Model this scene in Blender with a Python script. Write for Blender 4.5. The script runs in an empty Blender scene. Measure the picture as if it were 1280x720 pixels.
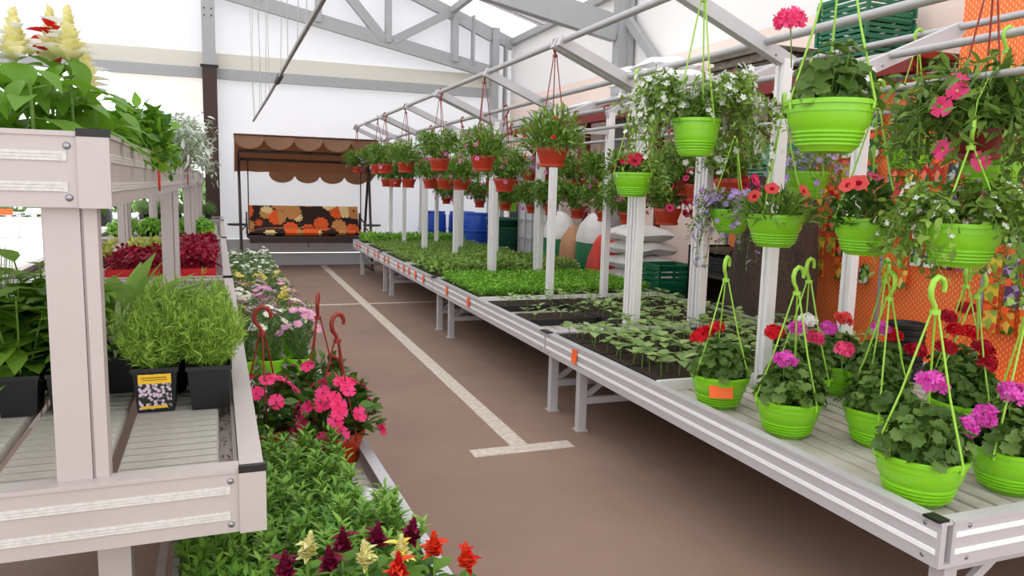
import bpy, math, random
import numpy as np
from mathutils import Matrix, Vector

# ------------------------------------------------------------------ camera, sky, exposure
scn = bpy.context.scene
COL = scn.collection
random.seed(3)
YAW, PITCH, ROLL = math.radians(20.62), math.radians(-7.656), math.radians(1.494)
fw = Vector((math.sin(YAW)*math.cos(PITCH), math.cos(YAW)*math.cos(PITCH), math.sin(PITCH)))
r0 = Vector((math.cos(YAW), -math.sin(YAW), 0)); u0 = r0.cross(fw)
rt = r0*math.cos(ROLL) + u0*math.sin(ROLL); up = -r0*math.sin(ROLL) + u0*math.cos(ROLL)
cd = bpy.data.cameras.new('camera'); cam = bpy.data.objects.new('camera', cd); COL.objects.link(cam)
cam.matrix_world = Matrix(((rt.x, up.x, -fw.x, 0), (rt.y, up.y, -fw.y, 0), (rt.z, up.z, -fw.z, 1.6), (0, 0, 0, 1)))
cd.sensor_width = 36; cd.lens = 937.3/1280*36; cd.clip_start = .05; cd.clip_end = 200
scn.camera = cam
w = bpy.data.worlds.new('sky'); scn.world = w; w.use_nodes = True
bg = w.node_tree.nodes['Background']; bg.inputs[0].default_value = (.93, .965, 1, 1); bg.inputs[1].default_value = 2.1
sl = bpy.data.lights.new('sun', 'SUN'); sl.energy = 2.4; sl.angle = math.radians(25); sl.color = (1, .96, .88)
so = bpy.data.objects.new('sun', sl); COL.objects.link(so); so.rotation_euler = (math.radians(28), math.radians(-22), 0)
vs = scn.view_settings
vs.view_transform = 'Standard'; vs.look = 'None'; vs.gamma = 1; vs.use_curve_mapping = False
vs.exposure = -0.02

# ------------------------------------------------------------------ materials
MATS = {}
ORD = ['first', 'second', 'third', 'fourth', 'fifth', 'sixth', 'seventh', 'eighth', 'ninth', 'tenth', 'eleventh', 'twelfth', 'thirteenth', 'fourteenth', 'fifteenth', 'sixteenth', 'seventeenth', 'eighteenth', 'nineteenth', 'twentieth', 'last']
def lin(c):
    return tuple((x/12.92 if x <= .04045 else ((x+.055)/1.055)**2.4) for x in c)
def mat(name, col, rough=.5, metal=0., var=0., scale=8., bump=0., trans=0., island=None, col2=None, spec=.5, bscale=None, speck=0):
    """procedural material; colours are given as display colours 0..1"""
    if name in MATS: return MATS[name]
    m = bpy.data.materials.new(name); m.use_nodes = True; MATS[name] = m
    nt = m.node_tree; N = nt.nodes; L = nt.links
    b = N['Principled BSDF']; b.inputs['Roughness'].default_value = rough; b.inputs['Metallic'].default_value = metal
    b.inputs['Specular IOR Level'].default_value = spec
    c = lin(col); b.inputs['Base Color'].default_value = (*c, 1); src = None
    if island:
        g = N.new('ShaderNodeNewGeometry'); r = N.new('ShaderNodeValToRGB')
        r.color_ramp.elements[0].color = (*c, 1); r.color_ramp.elements[1].color = (*lin(island), 1)
        L.new(g.outputs['Random Per Island'], r.inputs[0]); src = r.outputs[0]
    elif var or col2:
        t = N.new('ShaderNodeTexCoord'); n = N.new('ShaderNodeTexNoise'); n.inputs['Scale'].default_value = scale
        n.inputs['Detail'].default_value = 6; n.inputs['Roughness'].default_value = .65
        L.new(t.outputs['Object'], n.inputs['Vector']); r = N.new('ShaderNodeValToRGB')
        c2 = lin(col2) if col2 else tuple(x*(1-var) for x in c)
        r.color_ramp.elements[0].position = .33; r.color_ramp.elements[1].position = .67
        r.color_ramp.elements[0].color = (*c2, 1); r.color_ramp.elements[1].color = (*c, 1)
        L.new(n.outputs['Fac'], r.inputs[0]); src = r.outputs[0]
    if speck:
        n2 = N.new('ShaderNodeTexNoise'); n2.inputs['Scale'].default_value = speck; n2.inputs['Detail'].default_value = 8; n2.inputs['Roughness'].default_value = .8
        L.new(t.outputs['Object'], n2.inputs['Vector']); r2 = N.new('ShaderNodeValToRGB'); e = r2.color_ramp.elements
        e[0].position = .34; e[0].color = (.62, .6, .6, 1); e[1].position = .5; e[1].color = (1, 1, 1, 1); x = e.new(.70); x.color = (1.12, 1.12, 1.1, 1)
        mm = N.new('ShaderNodeMix'); mm.data_type = 'RGBA'; mm.blend_type = 'MULTIPLY'; mm.inputs[0].default_value = 1; L.new(src, mm.inputs[6]); L.new(r2.outputs[0], mm.inputs[7]); src = mm.outputs[2]
    if src: L.new(src, b.inputs['Base Color'])
    if bump:
        t = N.new('ShaderNodeTexCoord'); n = N.new('ShaderNodeTexNoise'); n.inputs['Scale'].default_value = bscale or scale*6
        n.inputs['Detail'].default_value = 4
        bp = N.new('ShaderNodeBump'); bp.inputs['Strength'].default_value = bump; bp.inputs['Distance'].default_value = .01
        L.new(t.outputs['Object'], n.inputs['Vector']); L.new(n.outputs['Fac'], bp.inputs['Height']); L.new(bp.outputs[0], b.inputs['Normal'])
    if trans:
        tr = N.new('ShaderNodeBsdfTranslucent'); mx = N.new('ShaderNodeMixShader'); mx.inputs[0].default_value = trans
        tr.inputs[0].default_value = (*c, 1)
        if src: L.new(src, tr.inputs[0])
        L.new(b.outputs[0], mx.inputs[1]); L.new(tr.outputs[0], mx.inputs[2]); L.new(mx.outputs[0], N['Material Output'].inputs[0])
    return m
ALU = mat('aluminium', (.77, .755, .765), .42, .1, var=.06, scale=5)
ALUW = mat('ribbed_aluminium', (.93, .92, .92), .38, .1)
PIPE = mat('grey_pipe', (.70, .69, .69), .4, .3)
STEEL = mat('painted_steel', (.66, .66, .665), .55, var=.05)
BROWNST = mat('brown_painted_steel', (.24, .15, .13), .6)
CAPB = mat('black_cap', (.07, .07, .07), .5)
SCREW = mat('zinc_screw', (.6, .6, .62), .3, .9)
TARP = mat('white_tarpaulin', (.90, .895, .905), .6, trans=.30, var=.03, scale=.8)
ROOFM = mat('translucent_roof', (.955, .955, .96), .6, trans=.60)
CREAM = mat('cream_tarpaulin', (.94, .925, .89), .6, trans=.4)
BOARD = mat('white_board', (.88, .88, .89), .55, var=.05)
PEACH = mat('peach_wall', (.99, .90, .85), .7, var=.04, scale=1.5)
FLOOR = mat('asphalt_floor', (.59, .48, .415), .8, col2=(.53, .43, .37), scale=.8, bump=.3, bscale=220, speck=7)
LINE = mat('white_road_paint', (.88, .83, .78), .7, col2=(.74, .68, .62), scale=26, bump=.2)
DECKR = mat('weathered_grey_slat', (.80, .775, .735), .75, col2=(.67, .64, .58), scale=7, bump=.15)
DECKL = mat('grey_plank', (.76, .74, .70), .75, col2=(.62, .60, .56), scale=6, bump=.15)
LIME = mat('lime_plastic', (.52, .79, .13), .32, spec=.5)
LIMED = mat('lime_strap', (.60, .80, .26), .4)
TERRA = mat('terracotta_plastic', (.69, .20, .09), .42)
TERRAD = mat('dark_red_plastic', (.50, .08, .06), .4)
TERRAS = mat('brown_red_strap', (.55, .16, .11), .45)
BLACKP = mat('black_plastic', (.10, .10, .105), .45)
SOIL = mat('soil', (.27, .18, .13), .95, col2=(.15, .10, .08), scale=60, bump=.6)
REDTR = mat('red_tray', (.82, .10, .13), .4)
STEM = mat('green_stem', (.42, .56, .20), .6)
STEMD = mat('dark_stem', (.42, .30, .18), .6)
def leafm(n, a, b, t=.28, rough=.45): return mat(n, a, rough, island=b, trans=t, spec=.35)
L_GER = leafm('geranium_leaf', (.25, .38, .13), (.45, .57, .26))
L_PET = leafm('petunia_leaf', (.31, .46, .14), (.55, .68, .28))
L_BAC = leafm('bacopa_leaf', (.34, .48, .15), (.58, .70, .30))
L_SNAP = leafm('snapdragon_leaf', (.27, .40, .13), (.50, .62, .27))
L_DARK = leafm('dark_leaf', (.17, .31, .09), (.36, .50, .18))
L_SEED = leafm('seedling_leaf', (.42, .55, .28), (.66, .76, .47))
L_PARS = leafm('parsley_leaf', (.34, .60, .13), (.62, .82, .28))
L_MID = leafm('mid_leaf', (.38, .54, .20), (.65, .76, .38))
L_ASTER = leafm('aster_leaf', (.30, .51, .14), (.58, .75, .30))
L_FINE = leafm('fine_leaf', (.42, .58, .15), (.68, .80, .34))
L_SALV = leafm('salvia_leaf', (.22, .41, .07), (.48, .67, .17), .4)
L_LEFT = leafm('broad_leaf', (.33, .52, .13), (.58, .73, .27), .4)
L_SAGE = leafm('sage_leaf', (.44, .62, .25), (.66, .78, .42), .3)
L_SILV = leafm('silver_leaf', (.62, .67, .58), (.88, .90, .85), .15)
L_COL = leafm('coleus_leaf', (.45, .04, .14), (.72, .12, .24), .2)
L_COLY = leafm('coleus_yellow_leaf', (.66, .70, .24), (.82, .84, .42), .25)
L_LAV = leafm('lavender_leaf', (.34, .46, .28), (.56, .68, .42), .2)
L_TREE = leafm('tree_leaf', (.22, .36, .15), (.50, .64, .34), .3)
def pet(n, a, b, t=.3): return mat(n, a, .5, island=b, trans=t, spec=.3)
P_PINK = pet('hot_pink_petal', (.93, .13, .42), (1., .34, .58))
P_IMP = pet('impatiens_petal', (.94, .12, .36), (1., .28, .56))
P_MAG = pet('magenta_petal', (.86, .22, .70), (.97, .48, .86))
P_RED = pet('red_petal', (.78, .03, .10), (.93, .12, .20))
P_CRIM = pet('crimson_petal', (.62, .02, .12), (.82, .06, .22))
P_CORAL = pet('coral_petal', (.90, .20, .22), (.98, .44, .40))
P_ROSE = pet('rose_petal', (.92, .20, .44), (.98, .42, .62))
P_WHITE = pet('white_petal', (.93, .93, .90), (1, 1, .98))
P_LIL = pet('lilac_petal', (.66, .52, .80), (.82, .70, .92))
P_LPINK = pet('light_pink_petal', (.84, .46, .72), (.97, .76, .89))
P_PETP = pet('petunia_pink_petal', (.86, .34, .62), (.97, .58, .80))
P_CREAM = pet('cream_petal', (.90, .88, .55), (1., .97, .80))
P_SRED = pet('scarlet_petal', (.78, .08, .12), (.92, .20, .20))
P_MAR = pet('maroon_petal', (.45, .06, .20), (.62, .16, .32))
P_ORNG = pet('orange_petal', (.90, .22, .12), (1., .42, .25))
P_YEL = pet('yellow_petal', (.95, .85, .30), (1., .95, .55))
ORANGE = mat('orange_card', (.98, .40, .13), .6)
ORNGP = mat('orange_plastic', (.90, .33, .10), .45)
DKRED = mat('dark_red_board', (.50, .12, .09), .55)

# ------------------------------------------------------------------ mesh builder
class MB:
    def __init__(s): s.v = []; s.f = []; s.n = 0
    def add(s, V, F, mi=0, smooth=False):
        V = np.asarray(V, float).reshape(-1, 3); F = np.asarray(F, int)
        s.v.append(V); s.f.append((F+s.n, mi, smooth)); s.n += len(V); return s
    def mesh(s, name, mats, sharp=None):
        me = bpy.data.meshes.new(name)
        V = np.concatenate(s.v); me.vertices.add(len(V)); me.vertices.foreach_set('co', V.ravel())
        loops = np.concatenate([f.ravel() for f, _, _ in s.f])
        tot = np.concatenate([np.full(len(f), f.shape[1]) for f, _, _ in s.f])
        mi = np.concatenate([np.full(len(f), m) for f, m, _ in s.f]); sm = np.concatenate([np.full(len(f), b) for f, _, b in s.f])
        me.loops.add(len(loops)); me.loops.foreach_set('vertex_index', loops.astype(np.int32))
        me.polygons.add(len(tot)); st = np.concatenate([[0], np.cumsum(tot)[:-1]])
        me.polygons.foreach_set('loop_start', st.astype(np.int32))
        me.polygons.foreach_set('material_index', mi.astype(np.int32)); me.polygons.foreach_set('use_smooth', sm.astype(bool))
        for m in (mats if isinstance(mats, (list, tuple)) else [mats]): me.materials.append(m)
        me.update(calc_edges=True); me.validate()
        if sharp: me.set_sharp_from_angle(angle=math.radians(sharp))
        return me
    # --- primitives
    def box(s, x0, x1, y0, y1, z0, z1, mi=0, M=None):
        V = np.array([(x, y, z) for z in (z0, z1) for y in (y0, y1) for x in (x0, x1)], float)
        if M is not None: V = xf(M, V)
        return s.add(V, [(0, 2, 3, 1), (4, 5, 7, 6), (0, 1, 5, 4), (2, 6, 7, 3), (0, 4, 6, 2), (1, 3, 7, 5)], mi)
    def bar(s, a, b, wd, ht, mi=0, upv=(0, 0, 1)):
        a = np.array(a, float); b = np.array(b, float); d = b-a; L = np.linalg.norm(d); d /= L
        upv = np.array(upv, float); sd = np.cross(d, upv)
        if np.linalg.norm(sd) < 1e-4: sd = np.cross(d, (0, 1., 0))
        sd /= np.linalg.norm(sd); u = np.cross(sd, d)
        V = [p+sd*sx*wd/2+u*su*ht/2 for p in (a, b) for su in (-1, 1) for sx in (-1, 1)]
        return s.add(V, [(0, 2, 3, 1), (4, 5, 7, 6), (0, 1, 5, 4), (2, 6, 7, 3), (0, 4, 6, 2), (1, 3, 7, 5)], mi)
    def tube(s, pts, r, n=8, mi=0, caps=True):
        P = np.array(pts, float); k = len(P); R = np.broadcast_to(np.asarray(r, float), (k,))
        T = np.gradient(P, axis=0); T /= np.linalg.norm(T, axis=1)[:, None]+1e-12
        ref = np.array((0, 0, 1.)) if abs(T[:, 2]).max() < .95 else np.array((.31, .95, .05))
        A = np.cross(T, ref); A /= np.linalg.norm(A, axis=1)[:, None]+1e-12; B = np.cross(T, A)
        th = np.arange(n)/n*2*math.pi
        V = P[:, None]+R[:, None, None]*(A[:, None]*np.cos(th)[None, :, None]+B[:, None]*np.sin(th)[None, :, None])
        F = [(i*n+j, i*n+(j+1) % n, (i+1)*n+(j+1) % n, (i+1)*n+j) for i in range(k-1) for j in range(n)]
        s.add(V, F, mi, True)
        if caps:
            for i in (0, k-1): s.add(V[i], [tuple(range(n))[::(1 if i else -1)]], mi)
        return s
    def lathe(s, prof, n=20, mi=0, o=(0, 0, 0)):
        P = np.array(prof, float); k = len(P); th = np.arange(n)/n*2*math.pi
        V = np.stack([P[:, 0, None]*np.cos(th), P[:, 0, None]*np.sin(th), np.repeat(P[:, 1, None], n, 1)], -1)+np.array(o)
        F = [(i*n+j, i*n+(j+1) % n, (i+1)*n+(j+1) % n, (i+1)*n+j) for i in range(k-1) for j in range(n)]
        return s.add(V, F, mi, True)
    def scatter(s, T, P, D, U, S, mi=0, smooth=True):
        TV, TF = T; P = np.asarray(P, float).reshape(-1, 3); n = len(P)
        D = np.asarray(D, float); D = D/(np.linalg.norm(D, axis=1)[:, None]+1e-9)
        sd = np.cross(D, U); sd /= np.linalg.norm(sd, axis=1)[:, None]+1e-9; nr = np.cross(sd, D)
        S = np.broadcast_to(np.asarray(S, float), (n,))[:, None, None]
        V = P[:, None]+S*(TV[None, :, 0:1]*sd[:, None]+TV[None, :, 1:2]*D[:, None]+TV[None, :, 2:3]*nr[:, None])
        F = (TF[None]+(np.arange(n)*len(TV))[:, None, None]).reshape(-1, TF.shape[1])
        return s.add(V, F, mi, smooth)
    def stems(s, A, B, r, mi=0, bow=.0):
        A = np.asarray(A, float); B = np.asarray(B, float); n = len(A)
        D = B-A; L = np.linalg.norm(D, axis=1)+1e-9; U = np.tile((.3, .9, .1), (n, 1))
        h = np.array([(r*math.cos(t), y, r*math.sin(t)) for y in (0, 1) for t in (0, 2.1, 4.2)])
        d = D/L[:, None]; sd = np.cross(d, U); sd /= np.linalg.norm(sd, axis=1)[:, None]+1e-9; nr = np.cross(sd, d)
        V = A[:, None]+h[None, :, 0:1]*sd[:, None]+h[None, :, 1:2]*D[:, None]+h[None, :, 2:3]*nr[:, None]
        TF = np.array([(0, 1, 4, 3), (1, 2, 5, 4), (2, 0, 3, 5)])
        return s.add(V, (TF[None]+(np.arange(n)*6)[:, None, None]).reshape(-1, 4), mi, True)
def xf(M, V):
    M = np.array(M); V = np.asarray(V, float); return V@M[:3, :3].T+M[:3, 3]
def T_leaf(W=.45, n=4, fold=.2, bend=.25, pk=.8):
    V = []
    for i in range(n+1):
        t = i/n; wd = W/2*math.sin(math.pi*min(max(t, .02), .985)**pk); z = -bend*t*t
        V += [(-wd, t, z+fold*wd), (0, t, z), (wd, t, z+fold*wd)]
    F = [(3*i+a, 3*i+a+1, 3*i+a+4, 3*i+a+3) for i in range(n) for a in (0, 1)]
    return np.array(V), np.array(F)
def T_round(n=14, ruf=.10, cup=.12, lob=.12):
    n = 16; V = [(0, .35, -.03)]
    for q, zz in ((.62, 0.), (1., cup)):
        for i in range(n):
            a = -math.pi/2+(i+.5)/n*2*math.pi; r = .5*q*(1+((lob if i % 2 else -lob) if q == 1 else 0))
            if i in (0, n-1): r *= .6
            V.append((r*math.cos(a)*1.1, .40+r*math.sin(a), zz+((ruf if (i//2) % 2 else -ruf)*.55 if q == 1 else 0)))
    return np.array(V), np.array([(0, 1+i, 1+(i+1) % n, 0) for i in range(0)]+[(0, 1+i, 1+i+1, 1+(i+2) % n) for i in range(0, n, 2)]+[(1+i, 1+n+i, 1+n+(i+1) % n, 1+(i+1) % n) for i in range(n)])
def T_flower5(n=5, cup=.12, wd=.46):
    V = []; F = []
    for k in range(n):
        a = k/n*2*math.pi; z0 = .03*(k % 2)
        z0 += .05*(k % 3); c = [(0, 0, 0), (.36, -.30*wd/.46, z0+.05), (.38, .30*wd/.46, z0), (.86, -wd, cup+z0), (.93, 0, cup*.3+z0), (.88, wd, cup*1.3+z0)]
        b = len(V)
        for x, y, z in c: V.append((x*math.cos(a)-y*math.sin(a), x*math.sin(a)+y*math.cos(a), z))
        F += [(b, b+1, b+2), (b+1, b+3, b+4), (b+1, b+4, b+2), (b+2, b+4, b+5)]
    return np.array(V), np.array(F)
def T_trumpet(n=15):
    V = []; rings = ((.08, -.75), (.15, -.30), (.34, -.06), (1., .04))
    for k, (r, z) in enumerate(rings):
        for i in range(n):
            a = i/n*2*math.pi; q = 1+(.08*math.cos(5*a) if k == 3 else 0)
            V.append((r*q*math.cos(a), r*q*math.sin(a), z+(.07*math.cos(5*a+1) if k == 3 else 0)))
    F = [(k*n+i, k*n+(i+1) % n, (k+1)*n+(i+1) % n, (k+1)*n+i) for k in range(3) for i in range(n)]
    return np.array(V), np.array(F)
TL = T_leaf(); TLN = T_leaf(.22, 4, .2, .3); TLT = T_leaf(.085, 2, .1, .15); TLB = T_leaf(.62, 4, .18, .2); TLS = T_leaf(.5, 2, .2, .15); TLW = T_leaf(.3, 5, .25, .5)
TR = T_round(); TF5 = T_flower5(); TFN = T_flower5(5, .25, .36); TTR = T_trumpet()

# ------------------------------------------------------------------ object helpers
def link(o, parent=None):
    COL.objects.link(o)
    if parent is not None: o.parent = parent
    return o
def thing(name, label, cat, loc=(0, 0, 0), rz=0, group=None):
    o = bpy.data.objects.new(name, None); link(o); o.empty_display_size = .1; o.location = loc; o.rotation_euler = (0, 0, rz)
    return tag(o, label, cat, group)
def tag(o, label=None, cat=None, group=None, kind=None):
    if label: o['label'] = label
    if cat: o['category'] = cat
    if group: o['group'] = group
    if kind: o['kind'] = kind
    return o
def part(name, me, parent=None, loc=None, rot=None, scale=None, mats=None, sharp=None, M=None):
    if isinstance(me, MB): me = me.mesh(name, mats, sharp)
    o = bpy.data.objects.new(name, me); link(o, parent)
    if M is not None: o.matrix_local = M
    if loc is not None: o.location = loc
    if rot is not None: o.rotation_euler = rot
    if scale is not None: o.scale = (scale,)*3 if isinstance(scale, (int, float)) else scale
    return o
def struct(name, mb, mats, parent=None):
    o = part(name, mb, parent, mats=mats)
    if parent is None: o['kind'] = 'structure'
    return o
def stuff(o): o['kind'] = 'stuff'; return o
def aim(pos, nrm, s=1., spin=0.):
    q = Vector(nrm).to_track_quat('Z', 'Y')
    return Matrix.Translation(Vector(pos)) @ q.to_matrix().to_4x4() @ Matrix.Rotation(spin, 4, 'Z') @ Matrix.Scale(s, 4)

# ------------------------------------------------------------------ the setting
struct('floor', MB().box(-7.5, 5.6, -4, 15.05, -.1, 0), FLOOR)
struct('ground', MB().box(-40, 30, 15.05, 70, -.12, -.01), mat('bright_paving', (.93, .92, .90), .8, var=.08, scale=.7))
def quad(*P): return MB().add(P, [tuple(range(len(P)))])
RZ = lambda x: 4.62-(x-5.5)*.367 if x > -3 else 7.74+(x+3)*.367
struct('ceiling', MB().add([(5.55, -4, RZ(5.55)), (-3, -4, RZ(-3)), (-3, 15.1, RZ(-3)), (5.55, 15.1, RZ(5.55)), (-7.5, -4, RZ(-7.5)), (-7.5, 15.1, RZ(-7.5))], [(0, 1, 2, 3), (1, 4, 5, 2)]), ROOFM)
Yb = 15.0
struct('wall_back', quad((-.28, Yb, .5), (5.5, Yb, .5), (5.5, Yb, RZ(5.5)), (-.28, Yb, RZ(-.28))), TARP)
struct('wall_back_gable', quad((-7.5, Yb, 3.45), (-.28, Yb, 3.45), (-.28, Yb, RZ(-.28)), (-3, Yb, RZ(-3)), (-7.5, Yb, RZ(-7.5))), TARP)
struct('wall_back_curtain', MB().add([(-3.2, Yb-.02, 3.9), (-.32, Yb-.02, 3.42), (-.32, Yb-.04, 2.78), (-1., Yb-.06, 3.02), (-1.6, Yb-.02, 3.3), (-3.2, Yb-.02, 3.75)], [(0, 1, 2, 3, 4, 5)]), CREAM)
bb = MB().box(-.28, 5.5, Yb-.02, Yb+.02, 0, .02)
o = struct('baseboard_back', bb, BOARD)
for z0, z1 in ((.0, .235), (.245, .50)):
    part('board', MB().box(-.28, 5.48, Yb-.05, Yb-.021, z0+.005, z1), o, mats=BOARD)
struct('trim_1', MB().box(-7.4, 5.2, Yb-.10, Yb-.012, 3.40, 3.58), STEEL)
struct('trim_2', MB().box(-3.4, 5.15, Yb-.03, Yb-.006, 3.59, 3.86), CREAM)
struct('wall_right', MB().box(5.5, 5.58, -4, Yb, 0, 3.38), PEACH)
struct('wall_right_upper', MB().box(5.5, 5.54, -4, Yb, 3.381, RZ(5.5)), mat('white_upper_wall', (.97, .955, .945), .7))
struct('wall_left', quad((-7.5, -4, 3.2), (-7.5, 15, 3.2), (-7.5, 15, RZ(-7.5)), (-7.5, -4, RZ(-7.5))), TARP)
struct('trim_3', MB().box(5.40, 5.499, -4, Yb-.12, 4.46, 4.58), STEEL)
# column in the back wall, grey above and brown below
cl = thing('steel_column', 'grey steel column with dark brown lower half beside the opening', 'column', (-.30, Yb-.18, 0))
part('brown_post', MB().box(-.12, .12, -.08, .08, 0, 3.60), cl, mats=BROWNST)
part('grey_post', MB().box(-.11, .11, -.075, .075, 3.60, 6.4), cl, mats=STEEL)
part('bracket', MB().box(-.15, .15, -.09, .03, 3.58, 3.62), cl, mats=CAPB)
for i in range(4): part('bolt', MB().box(-.075+(i % 2)*.12, -.055+(i % 2)*.12, -.09, -.07, 4.45+(i//2)*.12, 4.47+(i//2)*.12), cl, mats=CAPB)
# gable truss on the back wall
tr = thing('roof_truss', 'grey gable roof truss against the white back wall', 'truss', (0, Yb-.2, 0))
CH = [0]
def chord(nm, a, b, wd, par, m=STEEL, th=.10):
    CH[0] += 1; th += .0031*(CH[0] % 9)
    part(nm, MB().bar((a[0], 0, a[1]), (b[0], 0, b[1]), th, wd), par, mats=m)
chord('bottom_chord', (-.18, 4.92), (5.05, 3.88), .24, tr)
chord('top_chord', (-.18, RZ(-.18)-.17), (5.46, RZ(5.46)-.17), .22, tr)
for x in (1.6, 2.9, 4.22): chord('upright', (x, 4.53-(x-1.6)*.19), (x, RZ(x)-.2), .16 if x < 4 else .2, tr)
chord('diagonal', (2.08, 5.15), (2.82, 4.32), .17, tr); chord('diagonal', (2.98, 4.32), (4.15, 4.98), .15, tr)
chord('diagonal', (.5, 4.8), (1.52, 5.9), .15, tr)
chord('gusset', (4.6, 4.0), (4.6, 4.95), .16, tr, th=.04); chord('end_post', (5.06, 0), (5.06, 4.75), .22, tr, th=.13); chord('gusset', (5.3, 0), (5.3, 4.6), .14, tr, th=.04)
chord('panel_bar', (4.32, 4.82), (4.98, 4.55), .12, tr); chord('panel_bar', (4.32, 4.02), (4.98, 3.86), .16, tr)
# nearer truss and its wall column
tr = thing('roof_truss', 'large grey truss end beam meeting the column above the white sacks', 'truss', (0, 10.0, 0))
chord('bottom_chord', (-1.5, 5.15), (5.25, 3.9), .36, tr, th=.14)
chord('top_chord', (-1.5, RZ(-1.5)-.2), (5.4, RZ(5.4)-.2), .2, tr, th=.12)
for x in (1., 2.6, 4.2): chord('upright', (x, 4.6-(x-1)*.19), (x, RZ(x)-.22), .16, tr)
cl = thing('steel_column', 'grey steel wall column rising behind the white sacks', 'column', (5.36, 9.95, 0))
part('post', MB().box(-.12, .02, -.1, .1, 0, 4.5), cl, mats=STEEL); part('flange', MB().box(.021, .09, -.14, .14, 0, 4.5), cl, mats=STEEL)
part('brace', MB().bar((.0, -.12, 4.0), (.06, -1.0, 3.2), .08, .12), cl, mats=STEEL)
pr = thing('roof_purlin', 'grey roof purlin running from the gable truss along the tarpaulin', 'purlin', (4.15, 9.9, 0))
part('beam', MB().box(-.05, .05, .2, 4.8, RZ(4.15)-.18, RZ(4.15)-.06), pr, mats=STEEL)
lt = thing('tube_light', 'long tube lamp mounted under the translucent roof', 'lamp', (4.5, 12.2, 0))
part('housing', MB().bar((-.75, 0, 4.72), (.55, 0, 4.36), .10, .06), lt, mats=BOARD); part('tube', MB().tube([(-.72, 0, 4.66), (.52, 0, 4.315)], .018, 8), lt, mats=ALUW)
part('reflector', MB().bar((-.75, 0, 4.762), (.55, 0, 4.402), .2, .008), lt, mats=PIPE)

# floor markings
LG = 'painted lines on the floor'
tag(part('painted_line', MB().box(1.60, 1.715, 4.21, 14.9, 0, .003), mats=LINE), 'long cream painted line running down the aisle floor', 'floor marking', LG)
tag(part('painted_line', MB().box(1.33, 1.985, 4.08, 4.205, 0, .003), mats=LINE), 'short crossbar closing the end of the long painted aisle line', 'floor marking', LG)
tag(part('painted_line', MB().box(.55, 1.595, 9.95, 10.02, 0, .003), mats=LINE), 'thin painted line across the aisle towards the daisies', 'floor marking', LG)
tag(part('painted_line', MB().box(1.72, 3.6, 9.95, 10.02, 0, .003), mats=LINE), 'thin painted line running under the seedling bench', 'floor marking', LG)
# hanging irrigation pipe
bo = thing('hanging_pipe', 'thin grey pipe hung on wires below the roof', 'pipe', (0, 0, 0))
bpts = [(.36, 12.6, 2.52), (.42, 9.0, 2.53), (.455, 6.3, 2.55), (.50, 3.2, 2.57)]
part('pipe', MB().tube(bpts, .017, 8), bo, mats=mat('dull_pipe', (.55, .54, .53), .4, .5))
rg = random.Random(4)
for i, t in enumerate((.02, .06, .2, .26, .34, .42, .58, .66, .74, .8)):
    y = 12.6-t*9.4; p = np.array((.36+(12.6-y)/9.4*.14, y, 2.53+.01)); top = RZ(p[0])-.01
    mid = [p+(rg.uniform(-.03, .03), 0, k*(top-p[2])/5) if 0 < k < 5 else p+(0, 0, k*(top-p[2])/5) for k in range(6)]
    part('wire', MB().tube(mid, .0035, 4), bo, mats=PIPE)
part('coupling', MB().tube([(.44, 7.7, 2.54), (.448, 7.3, 2.545)], .03, 8), bo, mats=CAPB)

# ------------------------------------------------------------------ outdoors, beyond the open end
def outbench(x, y, l, lab, orange):
    t = thing('outdoor_bench', lab, 'bench', (x, y, 0))
    part('rim', MB().box(0, l, 0, .04, .62, .76), t, mats=ORNGP if orange else ALUW)
    part('deck', MB().box(0, l, .041, 1.2, .60, .64), t, mats=ALU)
    for k in range(3):
        xx = .1+k*(l-.25)/2; part('leg', MB().box(xx, xx+.08, .1, .18, 0, .6), t, mats=ALUW)
        part('leg', MB().box(xx, xx+.08, 1.0, 1.08, 0, .6), t, mats=ALUW)
    part('brace', MB().bar((.2, .12, .12), (l/2, .12, .58), .05, .05), t, mats=ALUW)
outbench(-7.2, 21.5, 2.2, 'outdoor bench with an orange rim seen under the top shelf', True)
outbench(-4.85, 22.2, 1.8, 'white outdoor bench with a diagonal brace seen under the top shelf', False)
outbench(-2.7, 20.0, 1.6, 'low white outdoor bench beyond the open end of the tent', False)
def hedge(lab, x, y, z, lx, ly, h, n, seed, m=L_TREE, nm='outdoor_plants', tmpl=TL, s=.16):
    r = np.random.default_rng(seed); P = r.uniform(-1, 1, (n, 3))*(lx/2, ly/2, h/2)+(0, 0, h/2); D = r.normal(size=(n, 3))+(0, 0, .6)
    o = part(nm, MB().scatter(tmpl, P, D, r.normal(size=(n, 3)), r.uniform(.6, 1.2, n)*s), mats=m); o.location = (x, y, z); return tag(o, lab, 'plants', None, 'stuff')
hedge('leafy potted plants crowding the orange rimmed outdoor bench', -6.2, 22.1, .645, 1.9, .7, .7, 700, 1)
hedge('row of green plants on the white outdoor bench', -4.0, 22.85, .645, 1.6, .7, .35, 500, 2)
hedge('pale green hedge far outside on the bright paving', -4.5, 34, 0, 14, 2, 1.5, 2600, 3, s=.35)
sk = MB(); rr = np.random.default_rng(7)
pr_ = [(0, 0), (.15, 0), (.21, .12), (.2, .3), (.14, .42), (.05, .5), (.04, .55), (.07, .58), (0, .58)]
sk.lathe(pr_, 14)
tag(part('black_sack', sk, loc=(-2.5, 17.5, .585), mats=BLACKP, sharp=50), 'black tied sack standing on a white crate behind the post', 'sack')
ct = thing('support_crate', 'white crate carrying the black sack', 'crate', (-2.5, 17.5, 0)); part('body', MB().box(-.25, .25, -.25, .25, 0, .55), ct, mats=BOARD); part('lid', MB().box(-.27, .27, -.27, .27, .551, .585), ct, mats=ALUW)

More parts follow.
